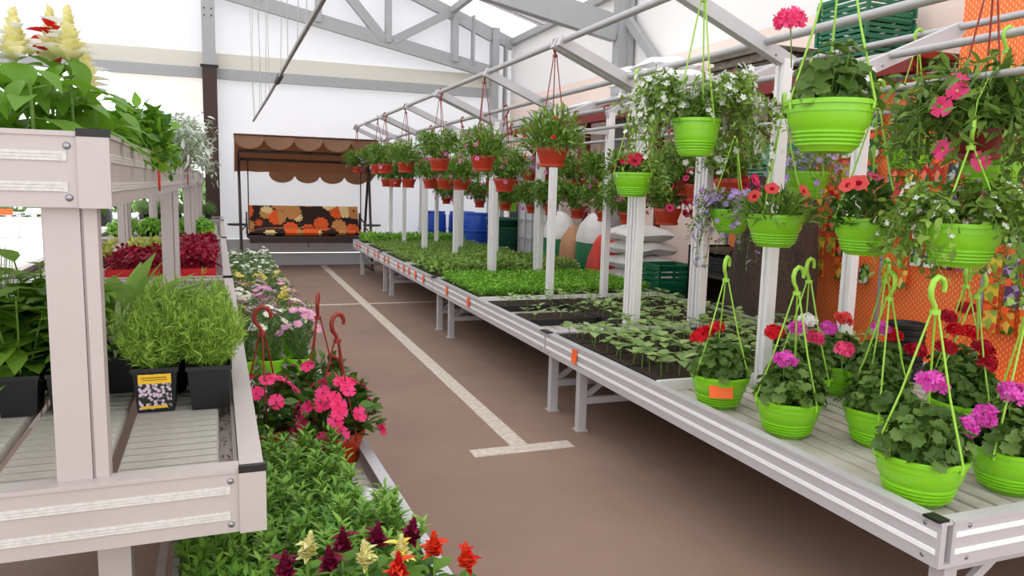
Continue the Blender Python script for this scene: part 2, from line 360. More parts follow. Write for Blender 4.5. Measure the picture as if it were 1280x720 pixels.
# ------------------------------------------------------------------ swing seat by the back wall
BRN = mat('brown_canvas', (.70, .54, .42), .75, var=.03, scale=2., trans=.5); BRNF = mat('brown_frame', (.20, .13, .11), .45)
PIP = mat('dark_piping', (.25, .14, .09), .6)
def flowerfab():
    m = bpy.data.materials.new('flower_print_fabric'); m.use_nodes = True; nt = m.node_tree; N = nt.nodes; L = nt.links
    b = N['Principled BSDF']; b.inputs['Roughness'].default_value = .8
    tc = N.new('ShaderNodeTexCoord'); mp = N.new('ShaderNodeMapping'); mp.inputs['Scale'].default_value = (3.6, 3.6, 0); L.new(tc.outputs['Object'], mp.inputs[0])
    vo = N.new('ShaderNodeTexVoronoi'); vo.inputs['Scale'].default_value = 1; vo.inputs['Randomness'].default_value = .75; L.new(mp.outputs[0], vo.inputs['Vector'])
    df = N.new('ShaderNodeVectorMath'); df.operation = 'SUBTRACT'; L.new(mp.outputs[0], df.inputs[0]); L.new(vo.outputs['Position'], df.inputs[1])
    sx = N.new('ShaderNodeSeparateXYZ'); L.new(df.outputs[0], sx.inputs[0])
    def ma(op, a, b_=None):
        n = N.new('ShaderNodeMath'); n.operation = op
        for i, v in enumerate((a, b_)):
            if v is None: continue
            if isinstance(v, (int, float)): n.inputs[i].default_value = v
            else: L.new(v, n.inputs[i])
        return n.outputs[0]
    ang = ma('ARCTAN2', sx.outputs[1], sx.outputs[0]); pt = ma('ABSOLUTE', ma('COSINE', ma('MULTIPLY', ang, 5.)))
    rad = ma('ADD', ma('MULTIPLY', ma('POWER', pt, .4), .12), .50)
    ins = ma('LESS_THAN', vo.outputs['Distance'], rad); cen = ma('LESS_THAN', vo.outputs['Distance'], .11)
    sc = N.new('ShaderNodeSeparateColor'); L.new(vo.outputs['Color'], sc.inputs[0])
    rp = N.new('ShaderNodeValToRGB'); rp.color_ramp.interpolation = 'CONSTANT'; e = rp.color_ramp.elements
    e[0].color = (*lin((.93, .38, .12)), 1); e[1].position = .27; e[1].color = (*lin((.80, .55, .30)), 1); x = e.new(.70); x.color = (*lin((.93, .82, .58)), 1)
    L.new(sc.outputs[0], rp.inputs[0])
    def mix(f, a, c):
        n = N.new('ShaderNodeMix'); n.data_type = 'RGBA'; L.new(f, n.inputs[0])
        for i, v in ((6, a), (7, c)):
            if isinstance(v, tuple): n.inputs[i].default_value = (*lin(v), 1)
            else: L.new(v, n.inputs[i])
        return n.outputs[2]
    L.new(mix(cen, mix(ins, (.17, .08, .05), rp.outputs[0]), (.45, .16, .06)), b.inputs['Base Color'])
    return m
FAB = flowerfab()
sw = thing('swing_seat', 'garden swing seat with brown scalloped canopy and orange flower print cushions', 'swing seat', (1.30, 14.36, 0))
for s in (-1, 1):
    part('leg', MB().tube([(s*1.13, -.52, 0), (s*1.15, -.05, 1.75), (s*1.15, .02, 1.95)], .024, 8), sw, mats=BRNF)
    part('leg', MB().tube([(s*1.13, .55, 0), (s*1.15, .05, 1.75)], .024, 8), sw, mats=BRNF)
    part('foot_bar', MB().tube([(s*1.13, -.6, .025), (s*1.13, .6, .025)], .024, 8), sw, mats=BRNF)
    part('canopy_arm', MB().tube([(s*1.14, -.42, 2.10), (s*1.15, -.2, 2.08), (s*1.15, 0, 1.95), (s*1.15, .3, 1.8)], .02, 8), sw, mats=BRNF)
    part('hanger_rod', MB().tube([(s*1.0, -.02, 1.97), (s*1.0, -.02, .72)], .011, 6), sw, mats=BRNF)
    tb = part('side_table', MB().lathe([(0, 0), (.15, 0), (.17, .015), (.17, .03), (0, .03)], 18), sw, loc=(s*1.2, -.1, .80), mats=BRNF)
    part('table_arm', MB().tube([(-s*.15, 0, 0), (-s*.05, 0, -.12), (-s*.05, 0, -.40)], .012, 6), tb, mats=BRNF)
part('top_bar', MB().tube([(-1.15, -.42, 2.10), (1.15, -.42, 2.10)], .026, 8), sw, mats=BRNF)
part('top_bar', MB().tube([(-1.15, 0, 1.97), (1.15, 0, 1.97)], .026, 8), sw, mats=BRNF)
def scallops(x0, x1, n, y, z, h, th=.012):
    mb = MB(); k = 10; V = []; 
    xs = np.linspace(x0, x1, n*k+1)
    low = np.array([z-h*(.35+.65*abs(math.sin(math.pi*((i % k)/k)))**.55) if i % k else z-h*.35 for i in range(n*k+1)])
    for yy in (y, y+th): V += [(x, yy+.008*math.sin(i*.9), z) for i, x in enumerate(xs)]+[(x, yy-.03+.02*math.sin(i*.628), l) for i, (x, l) in enumerate(zip(xs, low))]
    m = len(xs); F = []
    for i in range(m-1): F += [(i, m+i, m+i+1, i+1), (2*m+i, 2*m+i+1, 3*m+i+1, 3*m+i), (m+i, 3*m+i, 3*m+i+1, m+i+1), (i, i+1, 2*m+i+1, 2*m+i)]
    return mb.add(V, F)
cn = MB()
nx = 12; V = []; F = []
prof = [(-.56, 2.36), (-.3, 2.30), (.1, 2.05), (.42, 1.76)]
for zo in (0, .014):
    for (y, z) in prof:
        for i in range(nx+1): V.append((-1.22+2.44*i/nx, y, z+zo-.012*math.cos(i*math.pi)*(.5 if y > -.5 else 0)))
q = (nx+1)*len(prof)
for j in range(len(prof)-1):
    for i in range(nx):
        a = j*(nx+1)+i; F += [(a, a+1, a+nx+2, a+nx+1), (q+a, q+a+nx+1, q+a+nx+2, q+a+1)]
cn.add(V, F); part('canopy', cn, sw, mats=BRN)
v = part('valance', scallops(-1.23, 1.23, 5, -.575, 2.385, .25), sw, mats=BRN)
part('piping', MB().tube([(-1.23, -.59, 2.37), (1.23, -.59, 2.37)], .012, 6), v, mats=PIP)
part('valance', scallops(-.62, 1.22, 4, .43, 1.77, .20), sw, mats=BRN)
for s in (-1, 1):
    part('side_flap', MB().add([(s*1.225, y, z) for y, z in ((-.56, 2.37), (.42, 1.77), (.42, 1.60), (-.1, 1.72), (-.48, 1.80), (-.60, 1.62))]+[(s*1.24, y, z) for y, z in ((-.56, 2.37), (.42, 1.77), (.42, 1.60), (-.1, 1.72), (-.48, 1.80), (-.60, 1.62))], [(0, 1, 2, 3, 4, 5)]).add([(s*1.24, y, z) for y, z in ((-.56, 2.37), (.42, 1.77), (.42, 1.60), (-.1, 1.72), (-.48, 1.80), (-.60, 1.62))], [(5, 4, 3, 2, 1, 0)]), sw, mats=BRN)
def pillow(mb, sx, sy, sz, p=.35, n=10, mi=0):
    """rounded puffy slab"""
    u = np.linspace(-1, 1, n+1); V = []; F = []
    for sg in (-1, 1):
        for a in u:
            for b in u:
                e = (1-abs(a)**4)**.5*(1-abs(b)**4)**.5; V.append((a*sx/2, b*sy/2, sg*sz/2*(p*0+e)))
    m = n+1
    for k in (0, 1):
        for i in range(n):
            for j in range(n):
                a = k*m*m+i*m+j; f = (a, a+1, a+m+1, a+m); F.append(f[::-1] if k else f)
    mb.add(V, F, mi, True); return mb
sf = part('seat_frame', MB().tube([(-1.02, -.32, .60), (1.02, -.32, .60)], .02, 8).tube([(-1.02, .3, .62), (1.02, .3, .62)], .02, 8).tube([(-1.02, -.32, .60), (-1.02, .3, .62)], .02, 8).tube([(1.02, -.32, .60), (1.02, .3, .62)], .02, 8).box(-1.0, 1.0, -.3, .3, .56, .60), sw, mats=BRNF)
for s in (-1, 1): part('arm_rest', MB().tube([(s*1.03, -.3, .6), (s*1.04, -.3, .86), (s*1.04, .1, .90), (s*1.03, .32, 1.02), (s*1.03, .3, .62)], .016, 8), sf, mats=BRNF)
part('seat_cushion', pillow(MB(), 2.0, .56, .15, n=16), sw, loc=(0, -.06, .685), mats=FAB)
part('back_cushion', pillow(MB(), 2.0, .54, .13, n=16), sw, loc=(0, .27, .90), rot=(math.radians(66), 0, 0), mats=FAB)
part('skirt', MB().box(-1., 1., -.345, -.325, .50, .60), sw, mats=BRNF)
part('hook', MB().tube([(0, -.34, .5), (0, -.34, .45), (.03, -.34, .43)], .008, 6), sw, mats=CAPB)

# ------------------------------------------------------------------ right-hand benches
ZT, ZB, ZD = .595, .44, .545        # rim top, rim bottom, deck
XB, WB = 2.06, 1.94
STRIPW = mat('white_strip', (.97, .97, .97), .35)
def rim(mb, L): # rim running along +y, outer face at x=0
    mb.box(0, .022, 0, L, ZB, ZT-.012); mb.box(-.003, .045, 0, L, ZT-.012, ZT); mb.box(.0221, .05, 0, L, ZB, ZB+.012); return mb
def strips(par, L, x=-.0035, names='ribbed_strip'):
    for z in (.483, .540):
        mb = MB().box(x+.0012, x+.0034, .015, L-.015, z-.001, z+.017)
        for k in range(3): mb.box(x, x+.00119, .02, L-.02, z+k*.006, z+k*.006+.004)
        part(names, mb, par, mats=STRIPW)
LEGM = MB().box(-.028, .028, -.028, .028, .008, .44).box(-.04, .04, -.04, .04, 0, .008).mesh('leg', ALU)
CAPM = MB().box(-.016, .03, -.03, .03, ZT, ZT+.008).mesh('corner_cap', CAPB)
SCRM = MB().lathe([(0, .004), (.005, .004), (.008, .0015), (.008, 0)], 10).mesh('screw', SCREW)
def bench(y0, y1, lab, mid):
    L = y1-y0; t = thing('plant_bench', lab, 'bench', (XB, y0, 0), 0, 'long aluminium benches')
    a = part('rim', rim(MB(), L), t, mats=ALU); strips(a, L)
    b = part('rim', rim(MB(), L), t, loc=(WB, L, 0), rot=(0, 0, math.pi), mats=ALU)
    for yy, rz, xx in ((0, math.pi/2, WB-.05), (L, -math.pi/2, .05)):
        e = part('end_rim', rim(MB(), WB-.1), t, loc=(xx, yy, 0), rot=(0, 0, rz), mats=ALU)
        if yy == 0: strips(e, WB-.1)
    for xx in (.0, WB):
        for yy in (.03, L-.03):
            part('corner_cap', CAPM, t, loc=(xx, yy, .0), rot=(0, 0, 0 if xx < 1 else math.pi))
    for yy in (.06, L-.06):
        for zz in (.464, .572): part('screw', SCRM, t, loc=(-.0001, yy, zz), rot=(0, -math.pi/2, 0))
    for xx in (.12, ):
        for zz in (.464, .572): part('screw', SCRM, t, loc=(xx, -.0001, zz), rot=(math.pi/2, 0, 0))
    for yy in (.06, L-.40):
        for xx in (.10, WB-.10): part('leg', LEGM, t, loc=(xx, yy, 0))
        part('cross_bar', MB().box(.13, WB-.13, yy-.018, yy+.018, .18, .225), t, mats=ALU)
        part('cross_bar', MB().box(.13, WB-.13, yy-.018, yy+.018, .395, .439), t, mats=ALU)
        part('brace', MB().bar((.12, yy+.03, .20), (.42, yy+.03, .42), .02, .035), t, mats=ALU)
        part('brace', MB().bar((WB-.12, yy+.03, .20), (WB-.42, yy+.03, .42), .02, .035), t, mats=ALU)
    n = 20; wd = (WB-.10)/n
    sm = MB().box(.004, wd-.007, .05, L-.05, ZD-.022, ZD-.003).box(.008, wd-.011, .05, L-.05, ZD-.003, ZD).mesh('slat', DECKR)
    for k in range(n): part('slat', sm, t, loc=(.05+k*wd, 0, 0))
    for k in range(4): part('bearer', MB().box(.05, WB-.05, .3+k*(L-.6)/3, .34+k*(L-.6)/3, ZD-.07, ZD-.023), t, mats=ALU)
    if mid: part('divider', MB().box(.046, WB-.046, mid-y0-.016, mid-y0+.016, ZD+.0005, ZT+.006), t, mats=ALUW)
    return t
JY = [1.6, 4.78, 7.95, 11.1, 13.72]; MY = [3.36, 6.42, 9.55, 12.65]
BL = ['long aluminium bench whose bare slats carry the geranium pots', 'aluminium bench of dark seedling trays and parsley beyond the geraniums', 'aluminium bench of green trays with many orange tags', 'farthest aluminium bench of light green seedlings beside the swing seat']
for k in range(4): bench(JY[k]+.004, JY[k+1]-.004, BL[k], MY[k])

# hanging frame over the benches
XF, XR, ZP = 2.74, 3.30, 2.30
pg = thing('plant_pergola', 'pale metal pergola of posts, sloping arms and pipes above the long benches', 'pergola', (0, 0, 0))
def post(x, y, wd=.055):
    p = part('post', MB().box(-wd/2, wd/2, -.034, -.012, 0, ZP-ZD).box(-wd/2, wd/2, .012, .034, 0, ZP-ZD).box(-wd/2+.012, wd/2-.006, -.0119, .0119, 0, ZP-ZD), pg, loc=(x, y, ZD+.001), mats=ALUW)
    return p
def arm(x0, x1, y):
    s = 1 if x1 > x0 else -1
    r = part('arm', MB().bar((x0-s*.04, y, ZP-.02), (x1+s*.03, y, 2.575), .055, .07), pg, mats=ALU)
    for k in (.03, .1): part('screw', SCRM, r, loc=(x0+s*(k-.02), y-.028, ZP+k*.35-.02), rot=(math.pi/2, 0, 0))
YP = []
for k in range(4):
    YP.append(MY[k]-(.12 if k else .05))
    if k < 3: YP += [JY[k+1]-.045, JY[k+1]+.045]
YP.append(13.66)
for y in YP:
    for x, t in ((XF, 2.10), (XR, 3.94)): post(x, y); arm(x, t, y)
    part('tie_bar', MB().box(XF+.03, XR-.03, y-.02, y+.02, 2.10, 2.15), pg, mats=ALU)
for x, z in ((2.10, 2.575), (2.60, 2.375), (3.94, 2.575), (3.44, 2.375), (2.66, 2.06), (3.38, 2.06)):
    part('pipe', MB().tube([(x, 1.0 if z > 2.2 else 1.9, z), (x, 13.85 if x < 3 else 14.2, z)], .021 if z > 2.2 else .014, 10), pg, mats=PIPE)

# orange tags on the rims
TAGM = MB().add([(0, -.028, 0), (0, .028, 0), (-.004, .028, -.07), (-.01, -.028, -.078), (.003, -.028, 0), (.003, .028, 0), (-.001, .028, -.07), (-.007, -.028, -.078)], [(0, 3, 2, 1), (4, 5, 6, 7), (0, 1, 5, 4), (2, 3, 7, 6), (0, 4, 7, 3), (1, 2, 6, 5)]).mesh('price_tag', ORANGE)
for i, (y, lab) in enumerate([(4.28, 'orange price tag on the bench rim beside the first bench joint'), (6.6, 'orange price tag on the rim in front of the parsley')]+[(y, None) for y in (7.35, 8.35, 8.75, 9.1, 9.4, 9.75, 10.4, 10.7, 11.2, 11.5, 12.1, 12.9, 13.2)]):
    o = part('price_tag', TAGM, loc=(XB-.0085, y, ZT-.02)); o.scale = (1, 1.35, 1.2)
    tag(o, lab or f'small orange tag on the far bench rims, {ORD[14-i]} from the swing seat', 'price tag', 'orange price tags on the bench rims')

# ------------------------------------------------------------------ left-hand stands, three levels
ZS = .94                                  # top of the middle tier rim
HATCH = mat('hatched_aluminium', (.84, .82, .80), .45, var=.2, scale=90)
STD = mat('stand_aluminium', (.735, .69, .675), .42, .1, var=.05, scale=4)
def srim(mb, L, zt, h=.155):
    mb.box(-.022, 0, 0, L, zt-h, zt-.010); mb.box(-.05, .004, 0, L, zt-.010, zt); mb.box(-.05, -.0221, 0, L, zt-h, zt-h+.012); return mb
def sstrips(par, L, zt):
    for z in (zt-.060, zt-.122):
        mb = MB()
        mb.box(.0002, .0022, .02, L-.02, z-.001, z+.019)
        for k in range(3): mb.box(.00221, .0035, .03, L-.03, z+k*.0065, z+k*.0065+.005)
        part('ribbed_strip', mb, par, mats=HATCH)
def tier(t, u0, u1, L, zt, deck=True):
    """rim frame with right edge u1, left edge u0"""
    wd = u1-u0
    a = part('rim', srim(MB(), L, zt), t, loc=(u1, 0, 0), mats=STD); sstrips(a, L, zt)
    part('rim', srim(MB(), L, zt), t, loc=(u0, L, 0), rot=(0, 0, math.pi), mats=STD)
    e = part('end_rim', srim(MB(), wd-.104, zt), t, loc=(u0+.053, -.0045, 0), rot=(0, 0, -math.pi/2), mats=STD); sstrips(e, wd-.104, zt)
    part('end_rim', srim(MB(), wd-.104, zt), t, loc=(u1-.053, L+.0045, 0), rot=(0, 0, math.pi/2), mats=STD)
    part('corner_post', MB().box(-.0515, .008, -.0135, -.0002, zt-.156, zt-.0105), t, loc=(u1, 0, 0), mats=STD)
    part('corner_cap', MB().box(-.052, .010, -.0145, .0, zt-.010, zt+.006), t, loc=(u1, 0, 0), mats=CAPB)
    for zz in (zt-.03, zt-.135): part('screw', SCRM, t, loc=(u1-.07, -.0046, zz), rot=(math.pi/2, 0, 0), scale=.95)
SLS = {}; SHS = MB().box(-1.05, -.345, 0, .045, 0, .014).mesh('shelf_slat', DECKL)
def stand(x, y, rz, L, lab):
    t = thing('tiered_stand', lab, 'plant stand', (x, y, 0), rz, 'tiered aluminium stands')
    tier(t, -1.40, 0, L, ZS); tier(t, -1.10, -.295, L, 1.69)
    n = int((L-.11)/.052)
    sm = SLS.setdefault(L, MB().box(0, .232, .002, .049, -.02, -.004).box(.004, .228, .004, .047, -.004, 0).mesh('slat', DECKL))
    for k in range(5):
        x1 = -.095-k*.262
        p = part('deck_panel', MB().box(-.225, -.007, .05, L-.05, -.035, -.0201), t, loc=(x1, 0, ZS-.055), mats=DECKL)
        for j in range(n): part('slat', sm, p, loc=(-.232, .055+j*.052, 0))
    part('channel', MB().box(-.060, -.0505, .05, L-.05, ZS-.10, ZS-.05).box(-.095, -.0605, .05, L-.05, ZS-.10, ZS-.092), t, mats=STD)
    part('debris', stuff_bits(-.094, -.062, .06, L-.06, ZS-.088, 260), t)['kind'] = 'stuff'
    for j in range(int((L-.12)/.09)): part('shelf_slat', SHS, t, loc=(0, .06+j*.09, 1.548))
    for yy in (.05, L-.05):
        for u in (-.37, -1.03):
            part('post', MB().box(-.05, .018, -.028, .028, 0, .65).box(.0185, .024, -.02, .02, 0, .65).box(.0245, .05, -.028, .028, 0, .65), t, loc=(u, yy, ZS-.055), mats=STD)
        for u in (-.33, -1.2):
            part('leg', MB().box(-.035, .035, -.03, .03, 0, ZS-.155), t, loc=(u, yy+.1, 0), mats=STD)
        part('cross_bar', MB().box(-1.16, -.37, yy+.08, yy+.12, .18, .23), t, mats=STD)
    part('side_bar', MB().bar((-.30, .2, .2), (-.30, L-.2, .2), .03, .05), t, mats=STD)
    return t
def stuff_bits(x0, x1, y0, y1, z, n):
    r = np.random.default_rng(5); P = np.stack([r.uniform(x0, x1, n), r.uniform(y0, y1, n), np.full(n, z)], 1); D = r.normal(size=(n, 3)); D[:, 2] *= .3
    return MB().scatter(TLN, P, D, np.tile((0, 0, 1.), (n, 1)), r.uniform(.012, .03, n)).mesh('debris', mat('dry_debris', (.30, .20, .14), .9, island=(.5, .38, .28)))
RS = math.radians(.9)
SL = ['near three level aluminium stand with cream salvias on its top shelf', 'aluminium stand carrying the red coleus trays', 'aluminium stand carrying low round green plants', 'farthest aluminium stand with a row of lavender']
SP = [(.055, 1.78, 3.66), (-.01, 5.50, 3.72), (-.06, 9.30, 3.85)]
for (x, y, L), lab in zip(SP, SL): stand(x, y, RS, L-.06, lab)
stand(-.12, 13.25, RS, 1.3, SL[3])
def sl(i, u, v, z=0):
    """point in the frame of stand i"""
    x, y, L = SP[i]; return (x+u*math.cos(RS)-v*math.sin(RS), y+u*math.sin(RS)+v*math.cos(RS), z)
CLIPM = MB().tube([(0, -.012, 0), (0, -.014, -.09), (0, 0, -.105), (0, .014, -.09), (0, .012, 0), (0, 0, .010), (0, -.012, 0)], .004, 6).mesh('wire_clip', mat('red_wire', (.85, .25, .15), .4))
for v, lab in ((1.35, 'red wire clip hooked on the near top shelf rim'), (4.4, 'small red wire clip on the next top shelf rim')):
    o = part('wire_clip', CLIPM, loc=sl(0, -.2825, v, 1.66)); tag(o, lab, 'clip', 'red wire clips')
# low benches in front of the stands
def lowbench(x, y, rz, u0, v0, v1, lab):
    t = thing('low_bench', lab, 'bench', (x, y, 0), rz, 'low benches')
    zt = .50
    a = part('rim', MB().box(-.02, 0, v0, v1, zt-.12, zt).box(-.045, -.0201, v0, v1, zt-.01, zt), t, mats=ALU)
    part('rim', MB().box(u0, u0+.02, v0, v1, zt-.12, zt), t, mats=ALU)
    for v in (v0, v1-.02): part('end_rim', MB().box(u0+.021, -.021, v, v+.02, zt-.12, zt-.0105), t, mats=ALUW)
    n = int((v1-v0-.05)/.058); sm = MB().box(u0+.025, -.05, .002, .055, -.018, 0).mesh('slat', DECKR)
    for k in range(n): part('slat', sm, t, loc=(0, v0+.025+k*.058, .44))
    for u in (u0+.06, -.06):
        for v in (v0+.3, v1-.3): part('leg', MB().box(u-.025, u+.025, v-.025, v+.025, 0, zt-.12), t, mats=ALU)
    part('bearer', MB().box(u0+.03, -.03, v0+.28, v0+.32, .37, .4215), t, mats=ALU); part('bearer', MB().box(u0+.03, -.03, v1-.32, v1-.28, .37, .4215), t, mats=ALU)
lowbench(.55, 2.5, math.radians(2.2), -.74, -1.35, 1.55, 'low slatted bench carrying the aster seedlings and pink impatiens')
lowbench(.475, 4.36, math.radians(.4), -.52, 0, 6.2, 'low slatted bench crowded with daisies in green pots')

# ------------------------------------------------------------------ pots and hangers
def ridged(R, H, r, kind):
    mb = MB()
    if kind == 'bowl':
        pr = [(0, .004), (r*.95, 0), (r, .006)]
        for k in range(4):
            z = .018+k*.013; q = r+(R*.86-r)*(z/(H*.62))**.55; pr += [(q-.003, z), (q+.002, z+.003), (q+.002, z+.008), (q-.002, z+.011)]
        pr += [(R*.88, H*.55), (R*.915, H*.76), (R*.94, H*.762), (R*.955, H*.90), (R, H*.905), (R*1.005, H*.985), (R*.985, H), (R*.93, H), (R*.90, H*.88), (R*.87, H*.80), (0, H*.80)]
    elif kind == 'barrel':
        pr = [(0, .006), (r*.8, 0), (r*.95, .012)]
        for k in range(4):
            z = .022+k*.013; pr += [(r*1.0+.004*k-.003, z), (r*1.0+.004*k+.002, z+.003), (r*1.0+.004*k+.002, z+.008), (r+.004*k-.002, z+.011)]
        pr += [(r*1.22, H*.5), (r*1.2, H*.62), (R*.98, H*.74), (R*.97, H*.90), (R*1.04, H*.91), (R*1.04, H), (R*.96, H), (R*.92, H*.85), (0, H*.82)]
    elif kind == 'taper':
        pr = [(0, .003), (r*1.0, 0), (r*1.12, .004), (r*1.14, .022), (r*1.02, .026), (r*1.04, .03), (R*.93, H*.76), (R*.97, H*.78), (R, H*.98), (R*.985, H), (R*.93, H), (R*.90, H*.85), (0, H*.82)]
    return mb.lathe(pr, 28)
POTS = {}
def defpot(k, R, H, r, kind, m): POTS[k] = (ridged(R, H, r, kind).mesh('pot', m, 40), R, H, MB().lathe([(R*.89, H*.84), (R*.4, H*.87), (0, H*.88)], 16).mesh('soil', SOIL))
defpot('lime', .145, .165, .085, 'bowl', LIME); defpot('limeb', .112, .175, .085, 'barrel', LIME); defpot('limes', .10, .13, .07, 'taper', LIME)
defpot('limed', .075, .085, .055, 'taper', LIME)
defpot('terra', .115, .135, .080, 'taper', TERRA); defpot('terras', .085, .105, .06, 'taper', TERRA); defpot('dred', .115, .12, .08, 'taper', TERRAD)
def sqpot(wd, H):
    a, b = wd*.40, wd*.5; V = []; lv = [(a, 0), (b*.96, H*.90), (b*1.04, H*.905), (b*1.04, H), (b*.96, H), (b*.92, H*.86)]
    for q, z in lv: V += [(-q, -q, z), (q, -q, z), (q, q, z), (-q, q, z)]
    F = [(4*i+j, 4*i+(j+1) % 4, 4*i+4+(j+1) % 4, 4*i+4+j) for i in range(len(lv)-1) for j in range(4)]+[(3, 2, 1, 0), (20, 21, 22, 23)]
    return MB().add(V, F)
POTS['black'] = (sqpot(.115, .125).mesh('pot', BLACKP), .055, .125, MB().box(-.05, .05, -.05, .05, .09, .108).mesh('soil', SOIL))
STRAP = {}
def strap_mesh(R, L, m):
    k = (round(R, 3), round(L, 2), m.name)
    if k not in STRAP:
        d = MB().tube([(R*.99, 0, -.02), (R*1.01, 0, .005), (R*.55, 0, L*.45), (.012, 0, L)], [.006, .0046, .004, .004], 5)
        STRAP[k] = d.mesh('strap', m)
    return STRAP[k]
HOOK = {}
def hook_mesh(m):
    if m.name not in HOOK:
        mb = MB().tube([(0, 0, -.004), (0, 0, .012)], .017, 8); mb.tube([(0, 0, .008), (-.006, 0, .026), (-.026, 0, .052), (-.031, 0, .078), (-.022, 0, .104), (0, 0, .117), (.024, 0, .109), (.036, 0, .088), (.035, 0, .068)], [.008, .008, .009, .010, .010, .010, .010, .009, .007], 8)
        HOOK[m.name] = mb.mesh('hook', m)
    return HOOK[m.name]
def plant(name, label, cat, loc, pot='lime', fol=(), flowers=(), hang=None, rz=0, group=None, hrz=0, scale=1):
    t = thing(name, label, cat, loc, rz, group); t.scale = (scale,)*3
    z = 0
    if pot:
        me, R, H, so_ = POTS[pot]; part('pot', me, t); part('soil', so_, t); z = H*.86
    for nm, me in fol:
        o = part(nm, me, t, loc=(0, 0, z)); o['kind'] = 'stuff'
    for me, p, n, s in flowers: part('bloom', me, t, M=Matrix.Translation((0, 0, z)) @ aim(p, n, s, random.random()*6))
    if hang:
        m, L = hang
        for k in range(3): part('strap', strap_mesh(R, L, m), t, loc=(0, 0, H-.008), rot=(0, 0, hrz+.5+k*2*math.pi/3))
        part('hook', hook_mesh(m), t, loc=(0, 0, H-.008+L), rot=(0, 0, hrz))
    return t
# ------------------------------------------------------------------ foliage and blooms
FOL = {}
def sph(r, n, lo=-.1, hi=1.):
    a = r.uniform(0, 2*math.pi, n); z = r.uniform(lo, hi, n); q = np.sqrt(np.maximum(0, 1-z*z)); return np.stack([q*np.cos(a), q*np.sin(a), z], 1)
def bush(key, seed, n, R, H, T, s0, s1, m, mode='spike', lo=-.15, q0=.55, stem=60, stemm=None, upw=.5, base=.05, zoff=0.):
    k = ('b', key, seed)
    if k in FOL: return FOL[k]
    r = np.random.default_rng(seed+abs(hash(key)) % 1 + len(key)*17); d = sph(r, n, lo, 1); q = r.uniform(q0, 1, n)[:, None]
    P = d*q*(R, R, H)+(0, 0, zoff); mb = MB(); S = r.uniform(s0, s1, n)
    if mode == 'spike': D = d*(1, 1, .6)+r.normal(size=(n, 3))*.55+(0, 0, upw); U = r.normal(size=(n, 3))*.4+(0, 0, 1.)
    else:
        U = d+(0, 0, .5)+r.normal(size=(n, 3))*.35; D = np.cross(U, r.normal(size=(n, 3)))-(0, 0, .3)
    mb.scatter(T, P, D, U, S, 0)
    i = r.choice(n, min(stem, n), False); A = np.stack([d[i, 0]*base, d[i, 1]*base, np.full(len(i), -.01)], 1)
    mb.stems(A, P[i], .0018, 1)
    FOL[k] = mb.mesh('foliage', [m, stemm or STEM]); return FOL[k]
def trail(key, seed, nst, reach, drop, upz, T, s, m, nl, R=.12, fl=None, arc=(0, 6.283)):
    k = ('t', key, seed)
    if k in FOL: return FOL[k]
    r = np.random.default_rng(seed*7+3); mb = MB(); P = []; D = []
    for i in range(nst):
        a = r.uniform(*arc); L = reach*r.uniform(.45, 1); dz = drop*r.uniform(.2, 1); u = upz*r.uniform(.6, 1.3)
        pts = []
        for t in np.linspace(0, 1, 8):
            x = R*.6+L*t; z = u*math.sin(min(1, t*1.6)*math.pi*.5)*1.2-(u*.2+dz)*max(0, t-.25)**1.6*1.7
            w_ = a+.25*math.sin(t*5+i); pts.append((x*math.cos(w_), x*math.sin(w_), z))
        pts = np.array(pts); mb.tube(pts, .0016, 3, 1, False)
        t = r.uniform(.05, 1, nl)*7; j = np.minimum(t.astype(int), 6); f = (t-j)[:, None]
        p = pts[j]*(1-f)+pts[j+1]*f; P.append(p+r.normal(size=p.shape)*s*.35); D.append(r.normal(size=p.shape)+(0, 0, .3)+np.array((math.cos(a), math.sin(a), 0))*.5)
    P = np.concatenate(P); D = np.concatenate(D); n = len(P)
    mb.scatter(T, P, D, r.normal(size=(n, 3))*.5+(0, 0, 1.), r.uniform(.6, 1.15, n)*s)
    FOL[k] = mb.mesh('foliage', [m, STEM]); FOL[k, 'pts'] = P; return FOL[k]
def blossoms(key, P, n, s, m, seed=0, T=None, out=.02):
    r = np.random.default_rng(seed); P = np.asarray(P); i = r.choice(len(P), min(n, len(P)), False); p = P[i]
    d = p/np.linalg.norm(p, axis=1)[:, None]+(0, 0, .3)+r.normal(size=p.shape)*.4; d /= np.linalg.norm(d, axis=1)[:, None]
    Dn = np.cross(d, r.normal(size=d.shape)); return MB().scatter(T or TFN, p+d*out, Dn, d, r.uniform(.7, 1.15, len(p))*s).mesh('blossoms', m)
BL_ = {}
def ger_head(m, seed=0):
    k = ('g', m.name, seed)
    if k not in BL_:
        r = np.random.default_rng(seed); n = 34; d = sph(r, n, -.25, 1); mb = MB()
        mb.scatter(TFN, d*(.034, .034, .026)*r.uniform(.75, 1.1, (n, 1)), np.cross(d, r.normal(size=d.shape)), d+r.normal(size=d.shape)*.35, r.uniform(.017, .024, n))
        mb.tube([(0, 0, 0), (.004, 0, -.06), (0, 0, -.13)], .002, 5, 1); mb.stems(np.zeros((16, 3))-(0, 0, .02), d[:16]*.03, .0012, 1)
        BL_[k] = mb.mesh('bloom', [m, STEM])
    return BL_[k]
def flat5(m, eye=None):
    k = ('f', m.name)
    if k not in BL_:
        mb = MB().add(*TF5, 0, True); mb.lathe([(.12, .05), (.06, .09), (0, .1)], 8, 1); mb.tube([(0, 0, 0), (0, 0, -1.2)], .05, 4, 2)
        BL_[k] = mb.mesh('bloom', [m, eye or m, STEM])
    return BL_[k]
